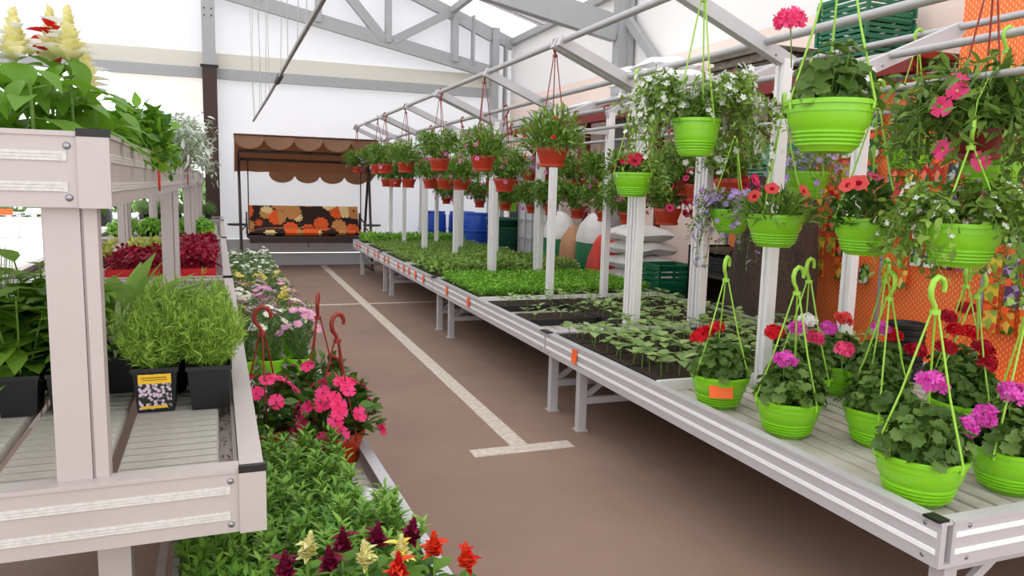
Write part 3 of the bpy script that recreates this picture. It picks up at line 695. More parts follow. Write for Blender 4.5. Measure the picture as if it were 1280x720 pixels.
def trump(m, throat):
    k = ('t', m.name)
    if k not in BL_:
        V, F = TTR; mb = MB().add(V, F[30:], 0, True).add(V, F[:30], 1, True); mb.tube([(0, 0, -.7), (0, 0, -1.2)], .06, 4, 2)
        BL_[k] = mb.mesh('bloom', [m, throat, STEM])
    return BL_[k]
def daisy(m):
    k = ('d', m.name)
    if k not in BL_:
        n = 15; a = np.arange(n)/n*6.283; D = np.stack([np.cos(a), np.sin(a), .08+0*a], 1); mb = MB()
        mb.scatter(T_leaf(.34, 3, .1, .08), D*.12, D, np.tile((0, 0, 1.), (n, 1)), .9, 0); mb.lathe([(.22, .02), (.2, .1), (.1, .15), (0, .16)], 10, 1); mb.tube([(0, 0, 0), (.1, 0, -2.2)], .05, 4, 2)
        BL_[k] = mb.mesh('bloom', [m, P_YEL if m is not P_YEL else STEMD, STEM])
    return BL_[k]
def spike(m, m2, seed, h=.13, w_=.035):
    k = ('s', m.name, m2.name, seed)
    if k not in BL_:
        r = np.random.default_rng(seed); mb = MB(); n = 64; t = np.linspace(0, 1, n); a = np.arange(n)*2.4
        D = np.stack([np.cos(a), np.sin(a), .35+1.1*t], 1); P = np.stack([0*t, 0*t, h*t], 1)
        mb.scatter(T_leaf(.85, 4, .7, -.15, .75), P, D, np.tile((0, 0, 1.), (n, 1)), w_*(1.1-.72*t)*r.uniform(.8, 1.1, n), 0)
        q = r.choice(n-20, 9, False); mb.scatter(T_leaf(.42, 4, .8, .1), P[q], D[q]*(1, 1, .3), np.tile((0, 0, 1.), (9, 1)), w_*r.uniform(1.1, 1.5, 9), 1)
        mb.tube([(0, 0, -.05), (0, 0, h)], .003, 5, 2); BL_[k] = mb.mesh('bloom', [m, m2, STEM])
    return BL_[k]
def up_on(seed, n, R, H, lo=.25, tilt=.5):
    r = np.random.default_rng(seed); d = sph(r, n, lo, 1); return [(tuple(v*(R, R, H)), tuple(v*(tilt, tilt, .4)+(0, 0, .5))) for v in d]
def geranium(label, loc, cols, seed, pot='lime', hang=None, group=None, fl=None, rz=0, hrz=0, s=1., R=.152, H=.175):
    f = bush('ger', seed % 4, 260, R, H, TR, .040, .064, L_GER, 'face', .14, .45, 120, zoff=.02)
    fs = []
    for i, (p, n) in enumerate(fl or [(p, n) for p, n in up_on(seed+50, len(cols), R*.9, H+.10, .35)]):
        fs.append((ger_head(cols[i % len(cols)], i % 2), p, n, 1.))
    return plant('potted_geranium', label, 'potted plant', loc, pot, [('foliage', f)], fs, hang, rz, group, hrz, s)

# ------------------------------------------------------------------ geraniums standing on the near bench
GL = (LIMED, .47)
gz = ZD+.001
geranium('lime pot of red geraniums with an orange price card beside the seedling trays', (2.26, 3.04, gz), [P_RED]*3, 1, hang=GL, hrz=.6, fl=[((-.12, .02, .21), (-.3, 0, 1)), ((.04, .1, .23), (0, .2, 1)), ((.0, .14, .2), (0, .4, 1))])
CARD = part('price_card', MB().box(-.055, .055, -.002, .002, -.03, .03), bpy.data.objects['potted_geranium'], M=Matrix.Translation((-.075, -.118, .105)) @ Matrix.Rotation(-.45, 4, 'Z') @ Matrix.Rotation(math.radians(-18), 4, 'X'), mats=ORANGE)
geranium('lime pot of geranium with a magenta bloom beside the red geranium', (2.29, 2.58, gz), [P_MAG, P_RED], 2, hang=GL, hrz=.2, fl=[((-.08, -.05, .21), (-.2, -.2, 1)), ((-.03, .09, .30), (-.1, 0, 1))])
geranium('lime geranium pot with white, magenta and rose blooms', (2.66, 2.92, gz), [P_WHITE, P_MAG, P_ROSE, P_MAG], 3, hang=GL, hrz=.3, fl=[((-.02, -.03, .30), (0, -.2, 1)), ((-.10, -.06, .27), (-.2, -.2, 1)), ((.01, -.06, .22), (0, -.4, 1)), ((.10, -.05, .26), (.2, -.2, 1))])
geranium('lime geranium pot with a single crimson bloom in the second row', (2.58, 2.36, gz), [P_CRIM, P_ROSE], 4, hang=GL, hrz=1.3, fl=[((.16, -.02, .26), (.1, -.1, 1)), ((-.10, .12, .25), (0, 0, 1))])
geranium('lime geranium pot with two magenta blooms at the bench corner', (2.245, 1.86, gz), [P_MAG, P_MAG], 5, hang=GL, hrz=.1, fl=[((-.02, -.03, .265), (0, -.3, 1)), ((.155, -.03, .10), (.7, -.5, .5))], s=1.06)
geranium('lime geranium pot with magenta and crimson blooms at the bench end rim', (2.66, 1.83, gz), [P_MAG, P_MAG, P_CRIM], 6, hang=GL, hrz=.8, fl=[((-.10, -.05, .24), (-.4, -.3, 1)), ((-.16, .0, .15), (-.7, -.3, .6)), ((.04, -.02, .21), (0, -.2, 1))])
geranium('lime geranium pot with dense crimson blooms behind the corner pots', (3.05, 2.33, gz), [P_CRIM, P_RED, P_CRIM, P_CRIM], 7, hang=GL, hrz=1.9, fl=[((-.15, .0, .27), (0, -.2, 1)), ((-.04, .05, .33), (0, -.2, 1)), ((.05, -.02, .26), (0, -.3, 1)), ((.0, -.08, .21), (0, -.6, 1))])
geranium('lime geranium pot with crimson blooms against the orange rack', (3.35, 2.62, gz), [P_CRIM, P_CRIM, P_RED], 8, hang=GL, hrz=.4, fl=[((-.1, 0, .34), (0, -.2, 1)), ((.06, .03, .37), (0, -.2, 1)), ((.0, -.05, .27), (0, -.5, 1))])
geranium('lime geranium pot with one magenta bloom near the rear pergola post', (3.08, 2.85, gz), [P_MAG, P_RED], 9, hang=GL, hrz=1.1, fl=[((.0, .0, .25), (0, -.2, 1)), ((.09, .0, .21), (0, -.4, 1))])
geranium('lime geranium pot with magenta bloom by the far edge of the near bench', (3.45, 2.05, gz), [P_MAG, P_CRIM], 10, hang=GL, hrz=.5, fl=[((-.13, -.05, .30), (0, -.2, 1)), ((.02, -.05, .27), (0, -.4, 1))])
geranium('lime geranium pot with coral bloom behind the white bloomed geranium', (3.03, 3.08, gz), [P_CORAL], 11, hang=None, fl=[((-.02, -.05, .27), (0, -.4, 1))])
geranium('lime geranium pot with plain leaves at the front of the bench end', (3.03, 1.86, gz), [P_CRIM], 12, hang=GL, hrz=.2, fl=[((.05, .08, .24), (0, -.2, 1))])
# stack of black pots
r_ = [POTS['terra'][0]]
bp_ = ridged(.105, .12, .075, 'taper').mesh('pot', BLACKP, 40)
for k in range(7): tag(part('black_pot', bp_, loc=(3.66, 3.21, gz+k*.036)), f'ribbed black pot in the stack behind the geraniums, {ORD[k]} from the bottom', 'pot', 'stacked black pots')

# ------------------------------------------------------------------ hanging baskets
def hung(name, label, x, y, zr, pipe, pot, fol, flowers=(), sm=None, grp=None, hrz=0., cat='hanging basket'):
    H = POTS[pot][2]; z0 = zr-H; L = max(.12, pipe-.084-(zr-.008)); return plant(name, label, cat, (x, y, z0), pot, fol, flowers, (sm or (LIMED if 'lime' in pot else TERRAS), L), 0, grp, hrz)
HB = 'hanging_basket'
def flows(me, seed, n, R, H, s, lo=.0, tilt=1.): return [(me, p, nn, s) for p, nn in up_on(seed, n, R, H, lo, tilt)]
# near lime baskets
DIRC = (-.55, -.8, .15)
GB1 = hung(HB, 'lime hanging basket of geranium with round leaves and one pink bloom', 2.10, 2.27, 1.955, 2.575, 'lime', [('foliage', bush('gerh', 1, 95, .15, .24, TR, .045, .075, L_GER, 'face', .1, .35, 90))], [(ger_head(P_ROSE, 0), (-.17, .02, .27), (-.3, -.2, 1), 1.15), (ger_head(P_ROSE, 1), (.02, .1, .42), (0, .1, 1), .8)], hrz=.4); GB1.scale = (1.12,)*3; GB1.location.z -= .03
tb = trail('bac', 1, 90, .34, .34, .18, TLS, .038, L_BAC, 46, R=.10, arc=(4.95, 9.6))
hung(HB, 'lime barrel shaped hanging basket of trailing white bacopa', 2.10, 3.13, 1.945, 2.575, 'limeb', [('foliage', tb), ('blossoms', blossoms('bac', FOL[('t', 'bac', 1), 'pts'], 620, .018, P_WHITE, out=.035))], hrz=.2)
tb2 = trail('bac', 2, 56, .28, .36, .15, TLB, .040, L_BAC, 34, R=.13, arc=(4.35, 9.9))
LWB = hung(HB, 'lime hanging basket of round leaved trailing bacopa with sparse white flowers', 2.60, 2.075, 1.51, 1.87, 'lime', [('foliage', tb2), ('blossoms', blossoms('bac2', FOL[('t', 'bac', 2), 'pts'], 120, .016, P_WHITE, 3))], hrz=.7)
part('wire', MB().tube([(0, 0, .165+.36), (.01, 0, .62), (.06, 0, .715)], .003, 5), LWB, mats=LIMED)
hung(HB, 'lime hanging basket of petunias with large coral red trumpets', 2.62, 2.55, 1.51, 2.06, 'lime', [('foliage', bush('petc', 1, 330, .19, .17, TLB, .035, .06, L_DARK, 'spike', -.1, .5, 60))], [(trump(P_CORAL, P_CRIM), (-.015, -.17, .11), (-.2, -1, .25), .038), (trump(P_CORAL, P_CRIM), (-.12, -.05, .17), (-.6, -.5, .6), .042), (trump(P_CORAL, P_CRIM), (-.16, -.03, .16), (-.8, -.3, .5), .036), (trump(P_ROSE, P_CRIM), (.04, .02, .2), (0, -.5, .8), .036), (trump(P_ROSE, P_CRIM), (.14, -.02, .15), (.4, -.6, .5), .036)], hrz=.2)
hung(HB, 'lime hanging basket of petunias with a few coral blooms by the front post', 2.58, 3.10, 1.50, 2.06, 'lime', [('foliage', bush('petn', 2, 420, .19, .14, TLN, .05, .085, L_PET, 'spike', -.1, .5, 60))], [(trump(P_CORAL, P_CRIM), (-.10, -.08, .15), (-.4, -.6, .6), .036), (trump(P_CORAL, P_CRIM), (-.14, .0, .11), (-.8, -.4, .4), .034), (trump(P_CORAL, P_CRIM), (.08, -.1, .14), (.2, -.8, .5), .038), (trump(P_CORAL, P_CRIM), (.12, -.06, .09), (.3, -.8, .4), .034)], hrz=1.)
hung(HB, 'lime hanging basket of crimson petunias beside the double post', 2.60, 4.60, 1.72, 2.375, 'lime', [('foliage', trail('petd', 4, 34, .19, .26, .13, TLB, .040, L_PET, 24, arc=(5.0, 9.5)))], [(trump(P_CRIM, P_MAR), p, n, .045) for p, n in up_on(31, 18, .16, .15, .1, 1.4)], hrz=.5)
tl = trail('lil', 5, 54, .25, .50, .13, TLS, .030, L_PET, 36)
hung(HB, 'lime hanging basket of trailing lilac flowers before the orange rack', 3.24, 4.35, 1.49, 2.06, 'lime', [('foliage', tl), ('blossoms', blossoms('lil', FOL[('t', 'lil', 5), 'pts'], 260, .025, P_LIL, 5))])
tl2 = trail('lil', 6, 30, .2, .30, .14, TLS, .028, L_MID, 30)
hung(HB, 'lime hanging basket of lilac flowers behind the front post', 3.30, 3.72, 1.74, 2.375, 'lime', [('foliage', tl2), ('blossoms', blossoms('lil2', FOL[('t', 'lil', 6), 'pts'], 90, .024, P_LIL, 6))])
hung(HB, 'lime hanging basket with sparse leaves behind the snapdragons', 3.92, 3.55, 1.94, 2.575, 'lime', [('foliage', bush('petn', 5, 200, .17, .14, TLN, .05, .08, L_SNAP, 'spike', -.05, .5, 50))], [(flat5(P_ROSE), p, n, .03) for p, n in up_on(12, 5, .16, .14, .0)])
hung(HB, 'lime hanging basket hidden beneath the snapdragon basket', 3.45, 2.62, 1.80, 2.375, 'lime', [('foliage', bush('petn', 6, 200, .17, .14, TLN, .05, .08, L_SNAP, 'spike', -.05, .5, 50))])
sd = trail('snap', 7, 90, .36, .34, .19, TLW, .08, L_SNAP, 24, R=.1)
hung(HB, 'dark red hanging basket of trailing snapdragons with pink blooms', 2.86, 2.26, 1.88, 2.575, 'dred', [('foliage', sd)], [(flat5(P_PINK, P_YEL), p, n, .042) for p, n in (((-.28, -.12, .14), (-.7, -.7, .3)), ((-.26, -.1, .18), (-.6, -.6, .6)), ((-.33, -.1, .08), (-.8, -.6, .1)), ((.0, -.26, .03), (0, -1, .2)), ((.05, -.25, .04), (.1, -1, .2)), ((-.05, -.25, .05), (-.1, -1, .3)), ((.12, -.2, .13), (.2, -1, .3)), ((.15, -.18, .16), (.3, -1, .4)), ((.26, -.15, .02), (.4, -1, .1)), ((-.3, -.1, -.08), (-.6, -.8, 0)), ((-.2, -.18, -.12), (-.3, -.9, 0)))])
# terracotta rows, fine leaved with pink trumpets
def tb_(lab, x, y, zr, pipe, v, pk, nb, pot='terra', s=.020, grp=None, kind='fine', fm=L_PET):
    if kind == 'fine': f = bush('tfine', v, 1000, .24, .25, TLN, .05, .085, fm, 'spike', -.15, .3, 90, zoff=.03)
    else: f = trail('ttrail', v, 60, .22, .12, .22, TLS, .040, fm, 42, R=.09)
    fs = [(trump(pk, P_MAR), p, n, s*random.uniform(.8, 1.15)) for p, n in up_on(int(y*31+v), nb, .22 if kind == 'fine' else .2, .24, -.2, 1.2)] if nb else []
    return hung(HB, lab, x, y, zr, pipe, pot, [('foliage', f)], fs, grp=grp, hrz=v*.7)
TG = 'terracotta hanging baskets'
tb_('terracotta hanging basket of fine leaves with two red blooms beside the crimson petunias', 2.10, 4.86, 1.88, 2.575, 1, P_RED, 5)
tb_('bushy terracotta hanging basket with tall pink sprays on the front pipe', 2.10, 6.40, 1.87, 2.575, 2, P_PETP, 14, s=.024)
tb_('terracotta hanging basket of loose stems beside the bushy pink one', 2.10, 7.88, 1.885, 2.575, 3, P_PETP, 10, kind='trail', s=.026)
TLAB = 'terracotta hanging basket with pink blooms on the front pipe towards the swing'
tb_(TLAB+', fourth from it', 2.10, 9.55, 1.885, 2.575, 1, P_PETP, 4, grp=TG); tb_(TLAB+', third from it', 2.10, 10.9, 1.885, 2.575, 3, P_LPINK, 4, grp=TG, kind='trail'); tb_(TLAB+', second from it', 2.10, 11.5, 1.885, 2.575, 2, P_PETP, 3, grp=TG, kind='trail')
tb_('small terracotta hanging basket of purple flowers in front of the swing canopy', 2.10, 13.5, 1.885, 2.575, 4, P_LIL, 14, 'terras', grp=TG, kind='trail')
TL2 = 'terracotta basket with pink blooms on the inner pipe'
for i, (y, v, k) in enumerate([(13.3, 3, 'trail'), (12.6, 4, 'trail'), (11.6, 2, 'trail'), (10.2, 3, 'trail'), (9.45, 2, 'trail'), (8.72, 1, 'fine'), (7.2, 3, 'trail')]): tb_(TL2+f', {ORD[i]} from the swing', 2.60, y, 1.685, 2.375, v, P_PETP, 4, grp=TG, kind=k)
TL3 = 'terracotta basket of pink petunias on the rear pipe'
for i, (y, v, zr) in enumerate([(12.7, 2, 1.68), (11.4, 3, 1.70), (9.9, 4, 1.70), (9.25, 1, 1.69), (7.3, 3, 1.69), (6.6, 4, 1.68), (5.9, 2, 1.66), (5.2, 3, 1.70)]): tb_(TL3+f', {ORD[i]} from the back wall', 3.42, y, zr, 2.375, v, P_PETP, 9, grp=TG, kind='trail', s=.026)
TL4 = 'small terracotta basket with pink blooms on the low rear pipe'
for i, (y, v) in enumerate([(12.2, 4), (11.6, 3), (10.4, 2), (9.3, 1), (8.35, 4), (7.8, 3), (7.1, 2), (6.5, 1), (6.05, 3)]): tb_(TL4+f', {ORD[i]} from the back wall', 3.38, y, 1.40, 2.06, v, P_PETP, 8, 'terras', grp=TG, kind='trail', s=.026)
tb_('red brown hanging basket of bright magenta petunias above the soil bags', 3.36, 5.35, 1.46, 2.06, 5, P_PINK, 14, 'terra', s=.036, kind='trail')
tb_('red brown hanging basket of magenta petunias behind the crimson ones', 3.40, 4.60, 1.70, 2.375, 2, P_PINK, 16, 'terra', s=.04, kind='trail')
tb_('red brown hanging basket of mixed rose petunias behind the lilac basket', 3.42, 5.02, 1.66, 2.375, 6, P_PINK, 18, 'terra', s=.032, kind='trail')
tb_('dark hanging basket high on the rear pipe above the turquoise crates', 3.94, 5.35, 1.95, 2.575, 5, P_WHITE, 3, 'dred', kind='trail')
for y, v in ((10.6, 1), (11.3, 2)): hung(HB, f'lime hanging pot above the blue barrels, {ORD[v-1]} from the green tubs', 3.94, y, 1.35+.02*v, 2.575, 'limes', [('foliage', trail('ttrail', v, 34, .17, .16, .16, TLS, .032, L_PET, 30, R=.09))], grp='lime pots above the barrels')
tbv = trail('lpink', 9, 30, .2, .3, .14, TLS, .03, L_PET, 26)
hung(HB, 'hanging basket covered in bright pink petunias on the rear pipe', 3.44, 8.0, 1.80, 2.375, 'terra', [('foliage', tbv), ('blossoms', blossoms('lp', FOL[('t', 'lpink', 9), 'pts'], 90, .032, P_PETP, 9))])
hung(HB, 'hanging basket covered in lilac petunias on the rear pipe', 3.44, 8.6, 1.82, 2.375, 'terra', [('foliage', tbv), ('blossoms', blossoms('lp2', FOL[('t', 'lpink', 9), 'pts'], 90, .032, P_LIL, 10))])

# ------------------------------------------------------------------ seedling trays on the benches
def tray_mesh(lx, ly, h=.05, cells=(5, 3), m=BLACKP):
    mb = MB(); t = .006
    mb.box(0, lx, 0, ly, 0, .004)
    for x0, x1, y0, y1 in ((0, lx, 0, t), (0, lx, ly-t, ly), (0, t, t, ly-t), (lx-t, lx, t, ly-t)): mb.box(x0, x1, y0, y1, .0041, h)
    for i in range(1, cells[0]): x = lx*i/cells[0]; mb.box(x-.003, x+.003, t, ly-t, .0041, h-.003)
    for j in range(1, cells[1]): y = ly*j/cells[1]; mb.box(t, lx-t, y-.003, y+.003, .0041, h-.004)
    return mb.mesh('tray', m)
TX, TY = .575, .310
TRM = tray_mesh(TX, TY); SOM = MB().box(.007, TX-.007, .007, TY-.007, .0042, .0475).mesh('soil', SOIL)
def seedling(seed, m=L_SEED, s=.062, h=.07):
    r = np.random.default_rng(seed); mb = MB(); k = r.integers(3, 5); a0 = r.uniform(0, 6.28); hh = h*r.uniform(.7, 1.3)
    mb.tube([(0, 0, 0), (.004, .003, hh*.6), (.0, .006, hh)], .0022, 5, 1)
    a = a0+np.arange(k)*(6.283/k)+r.normal(size=k)*.25; D = np.stack([np.cos(a), np.sin(a), r.uniform(-.1, .7, k)], 1); P = np.tile((0, .006, hh), (k, 1))+D*.008
    mb.scatter(T_leaf(.82, 5, .22, .22, .72), P, D, np.tile((0, 0, 1.), (k, 1)), s*r.uniform(.75, 1.25, k)); return mb.mesh('seedling', [m, STEM])
SD = [seedling(i) for i in range(6)]; SDS = [seedling(20+i, L_SEED, .056, .06) for i in range(5)]
def dense(seed, n, h, T, s, m, lean=.6):
    r = np.random.default_rng(seed); P = np.stack([r.uniform(.0, TX, n), r.uniform(0, TY, n), r.uniform(.25, 1, n)*h+.04], 1)
    D = r.normal(size=(n, 3))*lean+(0, 0, .5); mb = MB().scatter(T, P, D, r.normal(size=(n, 3))*.5+(0, 0, 1.), r.uniform(.6, 1.2, n)*s)
    A = P*(1, 1, 0)+(0, 0, .038); i = np.arange(0, n, 5); mb.stems(A[i], P[i], .0012, 1); return mb.mesh('foliage', [m, STEM])
rnd = random.Random(11)
def trays(y0, ny, label, grp, kind, dy=.336, meshes=None, skip=()):
    for j in range(ny):
        for i in range(3):
            if (i, j) in skip: continue
            x, y = 2.118+i*(TX+.03), y0+j*dy; t = thing('seedling_tray', f"{label}, {ORD[j]} row, {('aisle side', 'middle', 'rack side')[i]}", 'seedling tray', (x, y, ZD+.001), 0, grp)
            part('tray', TRM, t); part('soil', SOM, t)
            if kind in ('big', 'small'):
                src = SD if kind == 'big' else SDS; nx_, ny_ = (5, 3)
                for a in range(nx_):
                    for b in range(ny_):
                        if rnd.random() < (.04 if kind == 'big' else .08): continue
                        part('seedling', rnd.choice(src), t, loc=(TX*(a+.5)/nx_+rnd.uniform(-.02, .02), TY*(b+.5)/ny_+rnd.uniform(-.02, .02), .046), rot=(0, 0, rnd.uniform(0, 6)), scale=rnd.uniform(.85, 1.3))
            else: stuff(part('foliage', meshes[(i+j) % len(meshes)], t))
trays(3.40, 4, 'black tray of squash seedlings beyond the geraniums', 'squash seedling trays', 'big', .322)
trays(4.90, 4, 'dark tray of small seedlings between squash and parsley', 'small seedling trays', 'small', .336, skip=((0, 2), (0, 0)))
trays(6.47, 4, 'tray thick with bright green parsley', 'parsley trays', 'd', .338, [dense(i, 1700, .10, TLB, .026, L_PARS) for i in (1, 2, 3)])
trays(8.05, 4, 'tray of tall mid green seedlings beyond the parsley', 'mid green trays', 'd', .318, [dense(i, 420, .15, TLB, .055, L_MID) for i in (4, 5)])
trays(9.62, 4, 'tray of fine green seedlings on the third bench', 'fine seedling trays', 'd', .33, [dense(i, 520, .10, TLS, .035, L_MID) for i in (6, 7)])
trays(11.18, 4, 'tray of low seedlings on the farthest bench', 'low seedling trays', 'd', .318, [dense(i, 420, .08, TLS, .035, L_MID) for i in (8, 9)])
trays(12.70, 2, 'tray of light green leafy seedlings at the far bench end', 'light green trays', 'd', .33, [dense(i, 420, .15, TLB, .05, L_PARS) for i in (10, 11)])

# ------------------------------------------------------------------ near low bench: aster seedlings, salvias, impatiens
RB = math.radians(2.2)
def lb(u, v, z): return (.55+u*math.cos(RB)-v*math.sin(RB), 2.5+u*math.sin(RB)+v*math.cos(RB), z)
def aster(seed):
    r = np.random.default_rng(seed); mb = MB(); n = 84; k = 4; P = []; D = []
    for c in range(k):
        a = r.uniform(0, 6.28); b = np.array((.012*math.cos(a), .012*math.sin(a), 0)); tip = b+np.array((r.normal()*.02, r.normal()*.02, r.uniform(.10, .16))); mb.tube([b, tip], .002, 4, 1)
        t = r.uniform(.12, 1, n//k)[:, None]; P.append(b+(tip-b)*t); aa = r.uniform(0, 6.28, n//k); D.append(np.stack([np.cos(aa), np.sin(aa), .25+.9*t[:, 0]**2], 1))
    P = np.concatenate(P); D = np.concatenate(D); mb.scatter(T_leaf(.34, 4, .2, .3), P, D, np.tile((0, 0, 1.), (len(P), 1)), r.uniform(.026, .044, len(P))); return mb.mesh('seedling', [L_ASTER, STEM])
AS = [aster(i) for i in range(6)]
def astertray(u0, u1, v0, v1, lab):
    lx, ly = u1-u0, v1-v0; t = thing('seedling_tray', lab, 'seedling tray', lb(u0, v0, .441), RB, 'aster seedling trays'); nx_ = max(1, round(lx/.072)); ny_ = round(ly/.072)
    part('tray', tray_mesh(lx, ly, .06, (nx_, ny_)), t); part('soil', MB().box(.007, lx-.007, .007, ly-.007, .0042, .05), t, mats=SOIL)
    for a in range(nx_):
        for b in range(ny_): part('seedling', rnd.choice(AS), t, loc=(lx*(a+.5)/nx_+rnd.uniform(-.01, .01), ly*(b+.5)/ny_+rnd.uniform(-.01, .01), .045), rot=(0, 0, rnd.uniform(0, 6)), scale=rnd.uniform(.85, 1.15))
astertray(-.71, -.455, -.98, -.46, 'black plug tray of narrow leaved asters tucked under the stand corner')
astertray(-.71, -.455, -.45, .07, 'black plug tray of asters half hidden below the stand rim')
astertray(-.44, -.165, -.56, -.02, 'black plug tray of bright asters behind the flowering salvias')
astertray(-.44, -.165, -.01, .50, 'black plug tray of bright asters in front of the pink impatiens')
astertray(-.145, -.065, -.55, -.06, 'narrow plug tray of asters along the low bench rim')
def salvia_low(seed):
    r = np.random.default_rng(seed); n = 26; a = r.uniform(0, 6.28, n); z = r.uniform(.02, .14, n); d = np.stack([np.cos(a), np.sin(a), .25+0*a], 1)
    mb = MB().scatter(TLB, d*.015*(1, 1, 0)+np.stack([0*a, 0*a, z], 1), d, np.tile((0, 0, 1.), (n, 1)), r.uniform(.045, .075, n)); mb.tube([(0, 0, 0), (0, 0, .16)], .0035, 5, 1); return mb.mesh('foliage', [L_SALV, STEM])
SVL = [salvia_low(i) for i in range(3)]
SQS = sqpot(.075, .075).mesh('pot', BLACKP)
for i, (x, y, m, m2, d) in enumerate([(.11, 1.675, P_MAR, P_MAR, 'maroon'), (.17, 1.76, P_CREAM, P_CREAM, 'cream'), (.215, 1.675, P_MAR, P_MAR, 'maroon'), (.255, 1.76, P_MAR, P_MAR, 'maroon'), (.30, 1.675, P_CREAM, P_CREAM, 'cream'), (.34, 1.76, P_MAR, P_MAR, 'maroon'), (.385, 1.675, P_CREAM, P_YEL, 'cream'), (.43, 1.76, P_MAR, P_MAR, 'maroon'), (.47, 1.675, P_ORNG, P_ORNG, 'scarlet'), (.36, 1.59, P_SRED, P_ORNG, 'scarlet'), (.53, 1.59, P_ORNG, P_SRED, 'scarlet')]):
    x -= .01; y += .05; t = thing('potted_salvia', {'maroon': f'small salvia with a maroon flower spike in front of the asters, {ORD[(0, 0, 1, 2, 0, 3, 0, 4)[min(i, 7)]]} from the stand', 'cream': f'small salvia with a cream flower spike in front of the asters, {ORD[i//3]} from the stand', 'scarlet': f"small salvia with a scarlet spike at the low bench rim, {('middle', 'innermost', 'outermost')[(i-8) % 3]} one"}[d], 'potted plant', (x, y, .441), i*1.1, d+' salvias on the low bench')
    part('pot', SQS, t); stuff(part('foliage', SVL[i % 3], t, loc=(0, 0, .066)))
    part('bloom', spike(m, m2, 40+i % 3, .062, .03), t, M=Matrix.Translation((0, 0, .235)) @ Matrix.Rotation(.12*math.sin(i*2.1), 4, 'X'))
IMP = bush('imp', 1, 300, .17, .17, TLB, .045, .072, L_DARK, 'spike', -.3, .45, 70, upw=.3, zoff=.05)
def impatiens(lab, loc, n, seed, hang, hrz=0):
    fl = [(flat5(P_IMP, P_MAR), p, nn, .036) for p, nn in up_on(seed, n, .185, .235, -.1, 1.4)]
    return plant('potted_impatiens', lab, 'potted plant', loc, 'terra', [('foliage', IMP)], fl, (TERRAS, hang), 0, None, hrz)
impatiens('terracotta pot of hot pink impatiens by the low bench rim', (.40, 3.10, .441), 44, 3, .38, .6)
impatiens('terracotta pot of hot pink impatiens against the stand', (.11, 3.22, .441), 34, 4, .40, .1)
impatiens('terracotta pot of pink impatiens behind the rim side one', (.37, 3.55, .441), 18, 5, .40, 1.4)
tag(part('paper_scrap', MB().add([(0, 0, 0), (.07, .01, .004), (.08, .05, .03), (.03, .07, .035), (0, .05, .01), (.04, .035, .045)], [(0, 1, 5), (1, 2, 5), (2, 3, 5), (3, 4, 5), (4, 0, 5)]), loc=lb(-.13, .12, .442), mats=mat('paper', (.93, .93, .92), .8)), 'crumpled white paper scrap lying on the low bench', 'paper')
# daisies
def daisyfol(seed):
    r = np.random.default_rng(seed); n = 300; a = r.uniform(0, 6.28, n); t = r.uniform(0, 1, n); rr_ = .03+.07*t; P = np.stack([rr_*np.cos(a)*r.uniform(.3, 1, n), rr_*np.sin(a)*r.uniform(.3, 1, n), .24*t], 1)
    D = np.stack([np.cos(a)*.7, np.sin(a)*.7, .8+0*a], 1)+r.normal(size=(n, 3))*.35; mb = MB().scatter(TLN, P, D, r.normal(size=(n, 3)), r.uniform(.03, .055, n)); mb.stems(P[:60]*(.3, .3, 0), P[:60], .0015, 1); return mb.mesh('foliage', [leafm('daisy_leaf', (.30, .44, .24), (.50, .62, .38)), STEM])
DF = [daisyfol(i) for i in range(4)]
for j in range(21):
    for i in range(3):
        x, y = .475-.10-i*.165, 4.36+.32+j*.27
        if j in (7, 14) and i == 2: continue
        c = (P_LPINK, P_WHITE, P_LPINK)[(i+j) % 3] if j < 8 else (P_YEL if j < 11 else P_WHITE)
        if j in (3, 4): c = (P_YEL, P_LPINK, P_WHITE)[i]
        nm = {P_WHITE.name: 'white', P_LPINK.name: 'pale pink', P_YEL.name: 'yellow'}[c.name]
        fl = [(daisy(c), (p[0], p[1], p[2]), (n[0], n[1]-.35, n[2]), .031) for p, n in up_on(j*7+i, 12 if j < 9 else 7, .13, .31, .5, .5)]
        t = plant('potted_daisy', f"small lime pot of {nm} daisies, {ORD[min(j, 20)]} row beyond the impatiens, {('at the aisle rim', 'middle column', 'beside the stands')[i]}", 'potted plant', (x, y, .441), 'limed', [('foliage', DF[(i+j) % 4])], fl, None, j*1.3+i, nm+' daisies', scale=1.08-.02*min(j, 12))

# ------------------------------------------------------------------ middle tier plants
DZ = ZS-.0535
def finebush(seed, m=L_FINE, h=.21, R=.095, n=3600, T=T_leaf(.13, 2, .1, .1), s=(.014, .032)):
    r = np.random.default_rng(seed); ns = 90; k = n//ns; a = r.uniform(0, 6.28, ns); q = np.sqrt(r.uniform(0, 1, ns))*R*r.uniform(.8, 1.25, ns); H = h*r.uniform(.55, 1.08, ns)*(1.05-.35*(q/R)**2)
    tip = np.stack([q*np.cos(a), q*np.sin(a), H], 1); base = tip*(.25, .25, 0); mb = MB(); mb.stems(base, tip, .0011, 1)
    t = r.uniform(.12, 1.02, (ns, k, 1)); P = (base[:, None]+(tip-base)[:, None]*t+np.stack([np.cos(a), np.sin(a), 0*a], 1)[:, None]*(.02*np.sin(t*3.14))).reshape(-1, 3); N_ = len(P)
    D = r.normal(size=(N_, 3))*.7+(0, 0, .7); mb.scatter(T, P, D, r.normal(size=(N_, 3)), r.uniform(*s, N_)); return mb.mesh('foliage', [m, STEM])
FB = [finebush(i) for i in range(3)]
